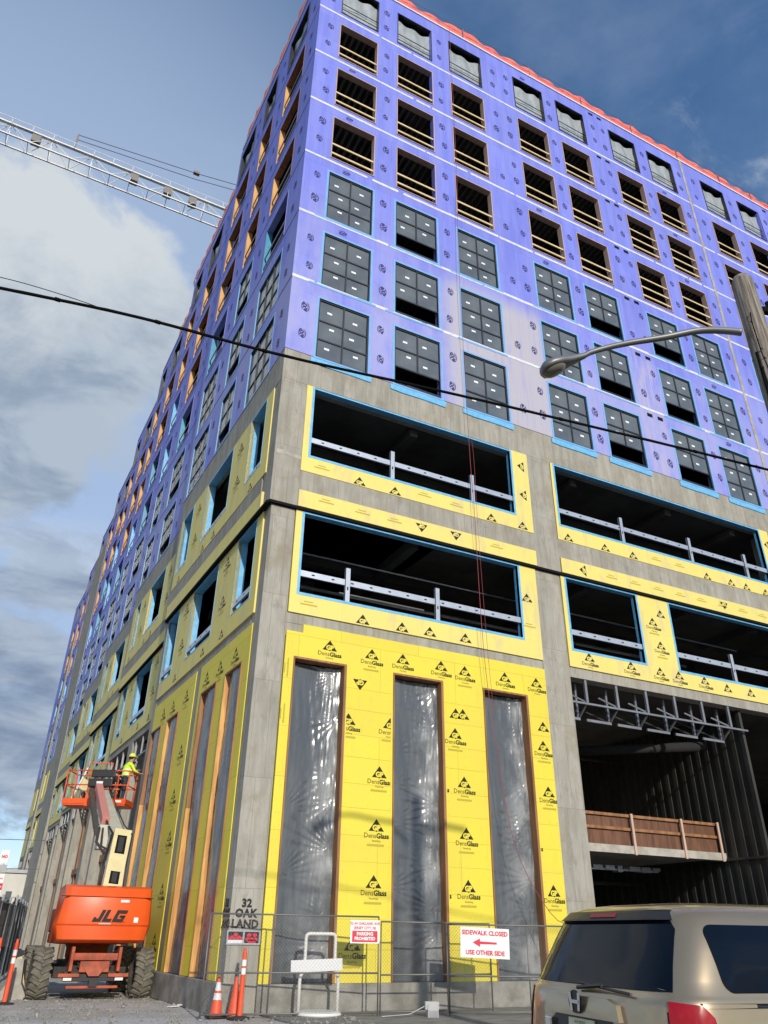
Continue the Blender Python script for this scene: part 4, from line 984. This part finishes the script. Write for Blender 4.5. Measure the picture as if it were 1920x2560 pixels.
# ------------------------------------------------------------------ worker
def worker():
    root=empty('person',tuple(Vector((-1.06,10.86,5.33))),R(15),'worker in a yellow hi-vis shirt and hard hat standing in the lift basket','person')
    V={}; E=[]; 
    def v(n,p,r): V[n]=(p,r)
    # faces +x, lean forward a little
    v('pel',(0,0,.92),.125); v('bel',(.03,0,1.06),.135); v('che',(.08,0,1.27),.155); v('shc',(.10,0,1.40),.12); v('nec',(.13,0,1.49),.055); v('hd1',(.155,0,1.56),.075); v('hd2',(.165,0,1.63),.092); v('hd3',(.16,0,1.69),.078)
    v('nos',(.255,0,1.60),.014); v('chn',(.215,0,1.535),.035)
    E+=[('pel','bel'),('bel','che'),('che','shc'),('shc','nec'),('nec','hd1'),('hd1','hd2'),('hd2','hd3'),('hd2','nos'),('hd1','chn')]
    for s_,nm in ((1,'l'),(-1,'r')):
        fw_=.10 if s_>0 else -.06
        v('hip'+nm,(0,.10*s_,.86),.095); v('kne'+nm,(.04+fw_*.6,.12*s_,.47),.062); v('ank'+nm,(fw_*.5,.13*s_,.09),.045); v('hee'+nm,(fw_*.5-.04,.13*s_,.04),.042); v('toe'+nm,(fw_*.5+.17,.14*s_,.035),.036)
        E+=[('pel','hip'+nm),('hip'+nm,'kne'+nm),('kne'+nm,'ank'+nm),('ank'+nm,'hee'+nm),('ank'+nm,'toe'+nm)]
        v('sho'+nm,(.09,.19*s_,1.38),.068)
        if s_>0: v('elb'+nm,(.24,.27,1.19),.046); v('wri'+nm,(.46,.18,1.25),.030); hd=Vector((.07,-.02,.03))
        else: v('elb'+nm,(.20,-.30,1.15),.046); v('wri'+nm,(.42,-.26,1.09),.030); hd=Vector((.075,.01,.0))
        w0=Vector(V['wri'+nm][0]); v('pal'+nm,tuple(w0+hd),.034)
        E+=[('shc','sho'+nm),('sho'+nm,'elb'+nm),('elb'+nm,'wri'+nm),('wri'+nm,'pal'+nm)]
        for q in range(4):
            off=Vector((.035,(-.03+.02*q),0)); L1=[.035,.04,.038,.03][q]
            k1='f%s%da'%(nm,q);k2='f%s%db'%(nm,q); p0=w0+hd+off; v(k1,tuple(p0),.010); v(k2,tuple(p0+Vector((L1,0,-.025))),.008); E+=[('pal'+nm,k1),(k1,k2)]
        k='t'+nm; p0=w0+hd*.5+Vector((.01,-.045*s_,.01)); v(k+'a',tuple(p0),.011); v(k+'b',tuple(p0+Vector((.04,-.01*s_,-.01))),.009); E+=[('pal'+nm,k+'a'),(k+'a',k+'b')]
    names=list(V); me=bpy.data.meshes.new('body'); me.from_pydata([V[n][0] for n in names],[(names.index(a),names.index(b)) for a,b in E],[])
    o=bpy.data.objects.new('tmp',me); COL.objects.link(o); o.modifiers.new('s','SKIN')
    for i,n in enumerate(names): 
        me.skin_vertices[0].data[i].radius=(V[n][1],V[n][1]*(1.25 if n in('che','bel','pel','shc') else 1)); me.skin_vertices[0].data[i].use_root=(n=='pel')
    sb=o.modifiers.new('ss','SUBSURF'); sb.levels=2; sb.render_levels=2
    dg=bpy.context.evaluated_depsgraph_get(); dg.update(); m2=bpy.data.meshes.new_from_object(o.evaluated_get(dg)); bpy.data.objects.remove(o)
    m2.name='body'; 
    m2.materials.clear()
    for q in ('skin','hivis','navy_cloth','boot'): m2.materials.append(MT[q])
    for p in m2.polygons:
        c=p.center; k=0
        if c.z<.10: k=3
        elif c.z<.96: k=2
        elif c.z<1.47: k=1
        if c.x>.36 or (c.z>1.05 and c.x>.33): k=0
        p.material_index=k; p.use_smooth=True
    b=bpy.data.objects.new('body',m2); COL.objects.link(b); b.parent=root
    mb=MB(); mb.lathe([(0,.125),(.05,.118),(.09,.09),(.115,.04),(.12,0),(.145,-.01),(.15,-.02),(.12,-.015)],(.155,0,1.68),24); mb.box(.22,.34,-.07,.07,1.655,1.668); mb.build('hard_hat','helmet_yellow',root,smooth=True)
    mb=MB(); mb.lathe([(.0,.0),(.07,.0),(.09,.04),(.088,.1)],(.13,0,1.575),16); mb.build('hair','hair_dark',root,smooth=True)
    mb=MB(); 
    for z,r_ in ((1.02,.165),(1.18,.185)): mb.lathe([(r_,-.025),(r_+.003,0),(r_,.025)],(.05 if z<1.1 else .07,0,z),24)
    mb.build('reflective_band','reflective_white',root,Matrix.Diagonal((1,1.18,1,1)),smooth=True)
    for s_ in (1,-1):
        mb=MB(); mb.lathe([(0,-.008),(.010,0),(0,.008)],(.245,.032*s_,1.635),8); mb.build('eye','hair_dark',root)
    return root
worker()
# ------------------------------------------------------------------ tower crane
CR=empty('tower_crane',(34,43.2,0),0,'white lattice crane jib crossing the sky behind the building','crane')
def cy(x,y,z): return (x-34,y-43.2,z)
def zt(x): return 75.15
mb=MB(); X0,X1=-58,34; hh=2.55
def tb(x): return (x,43.2-.75,72.4),(x,43.2+.75,72.4),(x,43.2,74.9)
for k in range(3): mb.beam(cy(*tb(X0)[k]),cy(*tb(X1)[k]),.15 if k<2 else .26,.15 if k<2 else .26)
mb.box(X0-34,X1-34,-.42,-.10,74.52,74.56,0); mb.beam(cy(X0,42.75,75.35),cy(X1,42.75,75.35),.05)
x=X0; i=0
while x<X1-.1:
    a,b,c=tb(x); a2,b2,c2=tb(x+2.05)
    mb.beam(cy(*a),cy(*b),.06)
    if i%2==0: mb.beam(cy(*a),cy(*c2),.055); mb.beam(cy(*b),cy(*c2),.055)
    else: mb.beam(cy(*c),cy(*a2),.055); mb.beam(cy(*c),cy(*b2),.055)
    if i%2: mb.beam(cy(*a),cy(*c),.055); mb.beam(cy(*b),cy(*c),.055)
    mb.beam(cy(x,42.75,74.5),cy(x,42.75,75.35),.04)
    x+=2.05;i+=1
mb.build('jib','crane_white',CR)
for x in (-16.9,4.2-13.6,-3.0+6.2-5.9,-1.0+2.3-.6): 
    pass
for x in (-16.4,-6.3,-2.6,.2): mb=MB(); mb.box(x-34-.5,x-34+.35,-.45,.3,73.3,74.3); mb.build('floodlight','crane_dark',CR)
mb=MB(); mb.box(-.9,.9,-.9,.9,0,1); mb.f=[];mb.v=[];mb.m=[]
for sx in (-.9,.9):
    for sy in (-.9,.9): mb.beam((sx,sy,0),(sx,sy,80),.2)
z=0;i=0
while z<78:
    for sx in (-.9,.9): mb.beam((sx,-.9,z),(sx,.9,z+2),.1); mb.beam((-.9,sx,z),(.9,sx,z+2),.1)
    z+=2
mb.build('mast','crane_white',CR)
mb=MB(); mb.beam((0,0,75),(14,0,75),1.0,.5); mb.box(10,14,-1,1,71.5,75); mb.beam((0,0,75),(0,0,85),.8,.8); mb.build('counter_jib','crane_white',CR)
mb=MB(); mb.tube([cy(-13.0,43.2,77.3),cy(0,43.2,78.9),cy(34,43.2,85)],.045,5); mb.tube([cy(-13.0,43.6,77.0),cy(0,43.6,78.35),cy(34,43.4,84.5)],.045,5); mb.build('pendant_rope','wire_grey',CR)
mb=MB(); mb.box(-.4-34,.3-34,-.2,.2,78.75,79.1); mb.build('rope_clamp','crane_dark',CR)
mb=MB(); mb.beam(cy(-12.9,43.2,74.9),cy(-12.9,43.2,77.4),.18); mb.build('rope_anchor','crane_dark',CR)
# ------------------------------------------------------------------ pole, lamp, lines
PP=(3.17,-13.22)
t=empty('utility_pole',(PP[0],PP[1],0),0,'weathered round wooden utility pole at the right edge','utility pole')
mb=MB(); mb.tube([(0,0,-.05),(0,0,4),(0,0,7),(0,0,10.36),(0,0,10.45)],.2,24,radii=[.19,.18,.168,.155,.12]); mb.build('wooden_shaft','weathered_wood',t,smooth=True)
mb=MB(); mb.tube([(-.16,-.08,9.6),(-.24,-.11,9.35),(-.21,-.10,8.8),(-.24,-.16,8.3),(-.19,-.08,7.7)],.009,6); mb.tube([(-.17,-.04,8.6),(-.34,-.13,8.4),(-.29,-.11,8.1),(-.17,-.08,8.0)],.009,6); mb.tube([(-.16,0,7.2),(-.16,0,8.9)],.022,6)
for a in range(5): mb.tube([(-.17,-.08,9.4-.16*a),(-.27+.04*a,-.10,9.36-.16*a)],.006,5)
mb.build('drop_wire','cable_black',t)
mb=MB(); mb.beam((.08,-.12,9.72),(1.3,-.5,9.76),.08,.10); mb.tube([(.2,-.16,9.76),(.2,-.16,9.9)],.035); mb.build('cross_arm','cable_black',t)
t=empty('street_lamp',(2.98,-13.17,9.2),0,'grey cobra-head street lamp on a long curved arm from the pole','street lamp')
pl=[Vector(p) for p in [(2.89, -13.17, 9.27), (2.67, -12.99, 9.36), (2.41, -12.79, 9.4), (2.02, -12.53, 9.32), (1.62, -12.27, 9.26), (1.33, -12.07, 9.2), (1.12, -11.93, 9.13), (1.04, -11.87, 9.08)]]
def cat(ps,n=6):
    o=[]
    for i in range(len(ps)-1):
        p0=ps[max(i-1,0)];p1=ps[i];p2=ps[i+1];p3=ps[min(i+2,len(ps)-1)]
        for k in range(n):
            s_=k/n; o.append(.5*((2*p1)+(-p0+p2)*s_+(2*p0-5*p1+4*p2-p3)*s_*s_+(-p0+3*p1-3*p2+p3)*s_**3))
    o.append(ps[-1]); return o
off=Vector((2.98,-13.17,9.2)); pa=[p-off for p in cat(pl)]
mb=MB(); mb.tube(pa,.05,12,radii=[.056-.018*i/len(pa) for i in range(len(pa))]); mb.build('arm','lamp_metal',t,smooth=True)
# head: loft
h0=Vector((1.04, -11.87, 9.08)); h1=Vector((0.43, -11.57, 8.75)); d=(h1-h0); Ln=d.length; d.normalize(); sx=d.cross(Vector((0,0,1))).normalized(); uz=sx.cross(d)
mb=MB(); sec=[(0,.045,.045),(.12,.06,.06),(.35,.10,.085),(.55,.16,.11),(.75,.185,.12),(.9,.165,.105),(.98,.09,.06),(1.0,.03,.03)]; n=20; i0=len(mb.v)
for s_,a,b in sec:
    for j in range(n):
        th=2*math.pi*j/n; zz=math.sin(th)*b; 
        if zz<-.035: zz=-.035-(abs(zz)-.035)*.35
        mb.v.append(tuple(h0+d*(s_*Ln)+sx*(math.cos(th)*a)+uz*zz-off))
for k in range(len(sec)-1):
    for j in range(n): a=i0+k*n+j;b=i0+k*n+(j+1)%n; mb.f.append((a,b,b+n,a+n)); mb.m.append(0)
mb.f.append(tuple(i0+(len(sec)-1)*n+j for j in range(n))); mb.m.append(0)
mb.build('lamp_head','lamp_metal',t,smooth=True)
mb=MB(); i0=len(mb.v); rings=[(1,0),(.85,-.03),(.5,-.05),(.01,-.06)]
for rr,dz in rings:
    for j in range(20): th=2*math.pi*j/20; mb.v.append(tuple(h0+d*(Ln*.74+math.cos(th)*.19*rr)+sx*(math.sin(th)*.145*rr)+uz*(-.058+dz)-off))
for k in range(3):
    for j in range(20): a=i0+k*20+j;b=i0+k*20+(j+1)%20; mb.f.append((a,b,b+20,a+20)); mb.m.append(0)
mb.build('lens','lamp_lens',t,smooth=True)
cab=[Vector(p) for p in [(-13,-12.4,6.0),(-9.12,-11.58,6.76),(-8.4,-11.38,6.98),(-6.5,-11.19,7.46),(-5.08,-11.24,7.63),(-3.38,-11.4,7.63),(-.82,-11.76,7.65),(2.15,-12.29,7.53),(3.38,-12.54,7.44),(4.73,-12.83,7.36),(8.3,-13.66,7.32)]]
mb=MB(); cc=cat(cab,8); mb.tube(cc,.018,8)
for i,p in enumerate(cc):
    if i%6==3: mb.tube([p-Vector((.03,0,0)),p+Vector((.03,0,0))],.023,8)
mb.tube([p+Vector((0,.008,.02+.008*math.sin(i*1.3))) for i,p in enumerate(cc)],.005,6)
tag(mb.build('telephone_cable','cable_black',smooth=True),'thick black lashed cable sagging across the whole view','cable')
c2_=[Vector(p) for p in [(-8.19,-11.24,7.23),(-7.59,-11.21,7.42),(-6.54,-11.17,7.62),(-5.94,-11.13,7.69),(-5.46,-11.21,7.61)]]
mb=MB(); mb.tube(cat(c2_,6),.0045,6); tag(mb.build('thin_wire','cable_black'),'thin wire joining the thick cable from the left','wire')
rc=[(6.95,-.14,42.6),(6.9,-.20,30.95),(6.70,-.30,25.64),(6.76,-.30,16.54),(6.83,-.3,14.14),(6.89,-.3,9.67),(7.06,-.3,7.16),(7.5,-.35,3.82),(8.18,-.8,2.08),(8.35,-1.6,1.80),(8.4,-2.2,1.76)]
mb=MB(); mb.tube(cat([Vector(p) for p in rc],4),.008,6); mb.tube([p+Vector((.10+.02*math.sin(i),-.03,0)) for i,p in enumerate(cat([Vector(q) for q in rc[3:7]],4))],.005,6)
tag(mb.build('extension_lead','red_cord'),'red extension cord hanging down the sunny facade to the fence','cord')
# ------------------------------------------------------------------ left side: black screened fence, far building, sign
def screen(x0,y0,x1,y1,h,label,wav=0):
    Ln=math.hypot(x1-x0,y1-y0); rz=math.atan2(y1-y0,x1-x0); t=empty('screened_fence',(x0,y0,0),rz,label,'fence','black screened fences')
    m2=MB(); m2.grid(lambda u,v:(u*Ln,.03*math.sin(u*Ln*4+v*2)+.02*noise.noise(Vector((u*Ln*2,v*3,wav))),.12+v*(h-.12+.06*math.sin(u*Ln*2.7+wav)+.04*noise.noise(Vector((u*Ln*5,0,wav))))),60,8); m2.build('screen','screen_fabric',t,smooth=True)
    x=0
    while x<=Ln+.01: m2=MB(); m2.tube([(x,-.05,0),(x,-.05,h+.12)],.03,8); m2.build('post','galvanised_steel',t); x+=Ln/4
    m2=MB(); m2.tube([(0,-.05,h-.05),(Ln,-.05,h-.05)],.02,6); m2.tube([(0,-.05,.15),(Ln,-.05,.15)],.02,6); m2.build('rail','galvanised_steel',t)
screen(-4.95,3.0,-3.62,12.6,2.25,'tall fence with black screen running past the left of the lift',1)
screen(-3.62,12.7,-2.6,22,2.4,'black screened fence farther back between the first fence and the white house',2)
t=empty('concrete_barrier',(-3.42,7.2,0),R(82),'grey concrete barrier behind the left rear wheel of the lift','barrier'); mb=MB(); 
for (a,b,c) in ((-1.5,1.5,0),): 
    P=[(-.30,0),(.30,0),(.30,.08),(.15,.33),(.10,.85),(-.10,.85),(-.15,.33),(-.30,.08)]; i=len(mb.v)
    for xx in (a,b): mb.v+=[(xx,p[0],p[1]) for p in P]
    for j in range(8): mb.f.append((i+j,i+(j+1)%8,i+8+(j+1)%8,i+8+j)); mb.m.append(0)
    mb.f.append(tuple(i+j for j in range(8))); mb.m.append(0); mb.f.append(tuple(i+8+j for j in reversed(range(8)))); mb.m.append(0)
mb.build('body','smooth_concrete',t,bevel=.02)
for k,(x,y,h,lb) in enumerate(((-3.28,6.6,.95,'leaning pale plank against the left fence, the taller'),(-3.45,5.9,.6,'short pale plank leaning on the left fence'))):
    mb=MB(); mb.box(-.06,.06,-.02,.02,0,h); o=mb.build('loose_plank','boom_cream',None,T(x,y,0)@Matrix.Rotation(R(-18),4,'Y')@Matrix.Rotation(R(10),4,'X')); tag(o,lb,'plank','loose planks')
t=empty('white_house',(-1.5,70,0),R(0),'low white rendered house far down the left street','house'); mb=MB(); holes_wall(mb,-9,2.6,0,6.2,[(-5,-4.3,2.4,3.9),(.2,.75,3.0,4.6),(-2.1,-1.5,3.0,4.6)],0,8); mb.build('wall','white_stucco',t)
mb=MB(); mb.box(-9.2,2.8,-.2,8.2,6.2,6.5); mb.build('roof','dull_steel',t)
for a in ((-5,-4.3,2.4,3.9),(.2,.75,3.0,4.6),(-2.1,-1.5,3.0,4.6)): mb=MB(); mb.box(a[0],a[1],.1,.14,a[2],a[3]); mb.build('window','window_glass',t)
t=empty('banner_sign',(-3.75,25.7,0),R(-20),'tall narrow red and white sign on a post at the far left','sign')
mb=MB(); mb.tube([(0,0,0),(0,0,4.5)],.04); mb.build('post','galvanised_steel',t)
mb=MB(); 
for z0,z1,m_ in ((4.25,4.85,1),(3.85,4.2,2),(3.4,3.8,1),(3.1,3.4,0),(2.3,3.1,1)): mb.box(-.2,.2,-.06,-.045,z0,z1,m_)
mb.add(text('NO',.17,.01),onwall(0,-.065,4.55),0); mb.add(text('PARKING',.075,.004),onwall(0,-.065,3.6),0); mb.add(text('ANY TIME',.07,.004),onwall(0,-.065,3.25),1)
for i in range(4): mb.box(-.16,.15,-.064,-.061,2.45+i*.16,2.50+i*.16,0)
mb.build('board',['sign_red','sign_white','grey_enamel'],t)
for z in (8.2,5.9): 
    mb=MB(); mb.tube([(-40,60,z+1.5),(-5,60,z),(30,60,z+1)],.03,5); tag(mb.build('far_wire','wire_grey'),'upper thin far wire over the white house' if z>7 else 'lower thin far wire just above the white house roof','wire','far wires')
# ------------------------------------------------------------------ van
VN=empty('minivan',(-1.54,-13.44,0),R(-8),'beige minivan seen from behind at the lower right, partly out of frame','van')
LV=[(.24,.86,.20),(.30,.93,.10),(.42,.975,.015),(.60,.985,0),(.80,.985,.02),(1.0,.975,.04),(1.16,.955,.055),(1.225,.945,.07),(1.26,.93,.10),(1.40,.895,.17),(1.55,.85,.25),(1.66,.80,.31),(1.70,.765,.34),(1.735,.69,.40),(1.758,.56,.52),(1.770,.35,.72),(1.775,.05,1.0)]
FRN=[(.24,4.90),(.42,5.08),(.7,5.10),(.9,5.02),(1.02,4.85),(1.1,4.4),(1.2,4.05),(1.40,3.72),(1.6,3.38),(1.7,3.15),(1.775,2.6)]
def lerp(tb,z,k):
    for a,b in zip(tb,tb[1:]):
        if a[0]<=z<=b[0]: s_=(z-a[0])/(b[0]-a[0]); return a[k]+(b[k]-a[k])*s_
    return tb[0][k] if z<tb[0][0] else tb[-1][k]
NE=4.2; AE=.52
def vW(z): return lerp(LV,z,1)
def vR(z): return lerp(LV,z,2)
def rearx(y,z): q=min(.9999,abs(y)/vW(z)); return vR(z)+AE*(1-(1-q**NE)**(1/NE))
def sidey(x,z):
    q=(x-vR(z))/AE
    if q>=1: return vW(z)
    q=max(q,0.0001); return vW(z)*(1-(1-q)**NE)**(1/NE)
mb=MB(); zs=[]
for a,b in zip(LV,LV[1:]): zs+= [a[0],(a[0]+b[0])/2]
zs.append(LV[-1][0]); nH=26; i0=0; ring=[]
for z in zs:
    Wd=vW(z); xr=vR(z); xf=lerp(FRN,z,1); P=[]
    for j in range(nH+1):                       # rear quarter: theta 0 (center) .. pi/2 (side)
        th=min(math.pi/2*j/nH,1.5707963); y=Wd*math.sin(th)**(2/NE); x=xr+AE*(1-math.cos(th)**(2/NE)); P.append((x,-y))
    xm=xr+AE
    for k in range(1,9): P.append((xm+(xf-.9-xm)*k/9,-Wd))
    for j in range(13): th=min(math.pi/2*j/12,1.5707963); P.append((xf-.9+.9*math.sin(th)**(.6),-Wd*math.cos(th)**.6 if j<12 else 0))
    full=P+[(x,-y) for x,y in reversed(P[1:-1])]
    ring.append([(x,y,z) for x,y in full])
n=len(ring[0])
for r_ in ring: mb.v+=r_
for k in range(len(ring)-1):
    for j in range(n): a=k*n+j;b=k*n+(j+1)%n; mb.f.append((a,b,b+n,a+n)); mb.m.append(0)
mb.f.append(tuple((len(ring)-1)*n+j for j in range(n))); mb.m.append(0); mb.f.append(tuple(reversed(range(n)))); mb.m.append(0)
body=mb.build('body','van_paint',VN,smooth=True)
bmx=bmesh.new(); bmx.from_mesh(body.data); bmesh.ops.recalc_face_normals(bmx,faces=bmx.faces[:]); bmx.to_mesh(body.data); bmx.free()
def rrect(a0,a1,b0,b1,r_,n=6,sk=(0,0)):
    o=[]
    for cx,cy_,t0 in ((a1-r_,b1-r_,0),(a0+r_,b1-r_,90),(a0+r_,b0+r_,180),(a1-r_,b0+r_,270)):
        for k in range(n+1): t_=R(t0+90*k/n); o.append((cx+r_*math.cos(t_),cy_+r_*math.sin(t_)))
    return o
def dens(pts,st=.06):
    o=[]
    for a,b in zip(pts,pts[1:]+pts[:1]):
        d_=math.hypot(b[0]-a[0],b[1]-a[1]); k=max(1,int(d_/st))
        for i in range(k): o.append((a[0]+(b[0]-a[0])*i/k,a[1]+(b[1]-a[1])*i/k))
    return o
def patch(name,pts,fn,mt,rings=8,parent=VN,off=.006):
    pts=dens(pts); cx=sum(p[0] for p in pts)/len(pts); cz=sum(p[1] for p in pts)/len(pts); mb=MB(); n=len(pts)
    for k in range(rings+1):
        s_=1-k/rings*.999
        for p in pts: mb.v.append(fn(cx+(p[0]-cx)*s_,cz+(p[1]-cz)*s_,off))
    for k in range(rings):
        for j in range(n): a=k*n+j;b=k*n+(j+1)%n; mb.f.append((a,b,b+n,a+n)); mb.m.append(0)
    for j in range(n):   # rim
        a=j;b=(j+1)%n; p=pts[a];q=pts[b]; mb.quad(fn(p[0],p[1],-.01),fn(q[0],q[1],-.01),mb.v[b],mb.v[a])
    return mb.build(name,mt,parent,smooth=True)
RE=lambda y,z,o: (rearx(y,z)-o,y,z)
SD=lambda x,z,o: (x,-(sidey(x,z)+o),z)
SL=lambda x,z,o: (x,(sidey(x,z)+o),z)
patch('rear_window',[(-.80,1.27),(.80,1.27),(.70,1.60),(.64,1.66),(-.64,1.66),(-.70,1.60)],RE,'van_glass')
patch('spoiler',[(-.66,1.655),(.66,1.655),(.60,1.715),(-.60,1.715)],RE,'van_trim',4,off=.035)
patch('brake_lamp',[(-.16,1.675),(.16,1.675),(.15,1.70),(-.15,1.70)],RE,'tail_red',2,off=.042)
for F_,nm in ((SD,0),(SL,1)):
    patch('side_window',rrect(.47,1.42,1.27,1.63,.07),F_,'van_glass')
    patch('side_window',rrect(1.54,2.80,1.27,1.63,.07),F_,'van_glass',8)
    patch('side_window',[(2.95,1.27),(3.85,1.27),(3.40,1.60),(2.95,1.63)],F_,'van_glass')
    patch('door_rail',[(.28,1.195),(3.0,1.185),(3.0,1.21),(.28,1.22)],F_,'van_trim',3,off=.004)
def TLf(sg):
    def f(s,z,o): # s: perimeter distance from rear panel edge round the corner
        # map s in [0,1] : angle
        th=min(max(math.pi/2*s,0),1.5707963); y=vW(z)*math.sin(th)**(2/NE); x=vR(z)+AE*(1-math.cos(th)**(2/NE))
        nx,ny=-(1-s),s; l_=math.hypot(nx,ny); return (x+nx/l_*o,sg*(y+ny/l_*o),z)
    return f
for sg in (-1,1): patch('tail_light',[(.50,.78),(.86,.80),(.905,1.02),(.88,1.15),(.80,1.21),(.50,1.225)],TLf(sg),'tail_red',6,off=.012)
# tailgate seams, recess, plate, handle lamps, emblem, wiper
patch('tailgate_recess',[(-.36,.80),(.36,.80),(.40,1.05),(.30,1.11),(-.30,1.11),(-.40,1.05)],RE,'van_trim',5,off=.002)
patch('tailgate_garnish',[(-.46,1.09),(.46,1.09),(.43,1.18),(.33,1.205),(-.33,1.205),(-.43,1.18)],RE,'van_paint',5,off=.035)
pl_=patch('license_plate',[(-.155,.925),(.155,.925),(.155,1.075),(-.155,1.075)],RE,'plate_cream',3,off=.014)
mb=MB(); mb.add(text('C95 NUP',.085,.002),Matrix.Translation((rearx(0,1.0)-.020,0,.99))@Matrix(((0,0,-1,0),(-1,0,0,0),(0,1,0,0),(0,0,0,1))),0); mb.add(text('NEW JERSEY',.025),Matrix.Translation((rearx(0,1.0)-.020,0,1.055))@Matrix(((0,0,-1,0),(-1,0,0,0),(0,1,0,0),(0,0,0,1))),0); mb.build('plate_number','plate_ink',VN)
mb=MB(); bx=rearx(0,1.17)-.062
for y0,y1 in ((-.055,-.03),(.03,.055)): mb.poly([(bx,y0,1.12),(bx,y1,1.12),(bx,y1*1.35,1.225),(bx,y0*1.35,1.225)]); 
mb.box(bx-.004,bx+.01,-.05,.05,1.162,1.182)
mb.build('emblem','chrome',VN)
mb=MB(); mb.poly([(bx+.006,.085*math.cos(q*.3927)*1.0,1.172+.068*math.sin(q*.3927)) for q in range(16)]); mb.build('emblem_backing','van_trim',VN)
mb=MB(); 
for y in (-.40,.40): mb.box(rearx(y,.95)-.03,rearx(y,.95)-.01,y-.04,y+.04,.93,1.06)
mb.build('badge','chrome',VN,bevel=.008)
mb=MB(); mb.tube([(rearx(y,1.27+.06*(y+.1))-.03,y,1.27+.06*(y+.1)) for y in (-.55,-.4,-.2,0,.05)],.010,6); mb.tube([(rearx(.05,1.25)-.03,.05,1.25),(rearx(-.25,1.27)-.045,-.25,1.275)],.014,6); mb.build('wiper','van_trim',VN)
def strip(name,pts3,r_,mt): m2=MB(); m2.tube(pts3,r_,6); return m2.build(name,mt,VN)
for sg in (-1,1): strip('tailgate_seam',[(TLf(sg)(.49,.45+k*.12,.001)) for k in range(7)],.004,'dark_gap')
patch('rear_bumper',[(-.90,.36),(.90,.36),(.92,.62),(-.92,.62)],RE,'van_paint',4,off=.03)
for x in (.95,4.1):
    for sg in (-1,1):
        mb=MB(); mb.lathe([(0,-.02),(.24,-.03),(.33,-.01),(.345,.04),(.345,.17),(.33,.20),(0,.2)],(0,0,0),32,axis='y'); wl=mb.build('wheel','rubber',VN,T(x,sg*.90-(.1 if sg>0 else .1),.345)); mb=MB(); mb.lathe([(0,-.05),(.06,-.05),(.2,-.035),(.235,-.03)],(0,0,0),24,axis='y'); mb.lathe([(0,.23),(.06,.23),(.2,.21),(.235,.205)],(0,0,0),24,axis='y'); mb.build('rim','chrome',wl)
mb=MB(); mb.box(.5,4.5,-.8,.8,.2,.26); mb.build('underbody','dark_gap',VN)
patch('windshield',[(-.62,1.2),(.62,1.2),(.5,1.6),(-.5,1.6)],lambda y,z,o:(lerp(FRN,z,1)-.02-.25*(y/.8)**2+o,y,z),'van_glass')
for sg,F_ in ((-1,SD),(1,SL)):
    mb=MB(); mb.lathe([(0,-.06),(.06,-.04),(.08,0),(.06,.04),(0,.06)],(3.55,sg*1.04,1.2),14); mb.build('side_mirror','van_paint',VN,smooth=True)
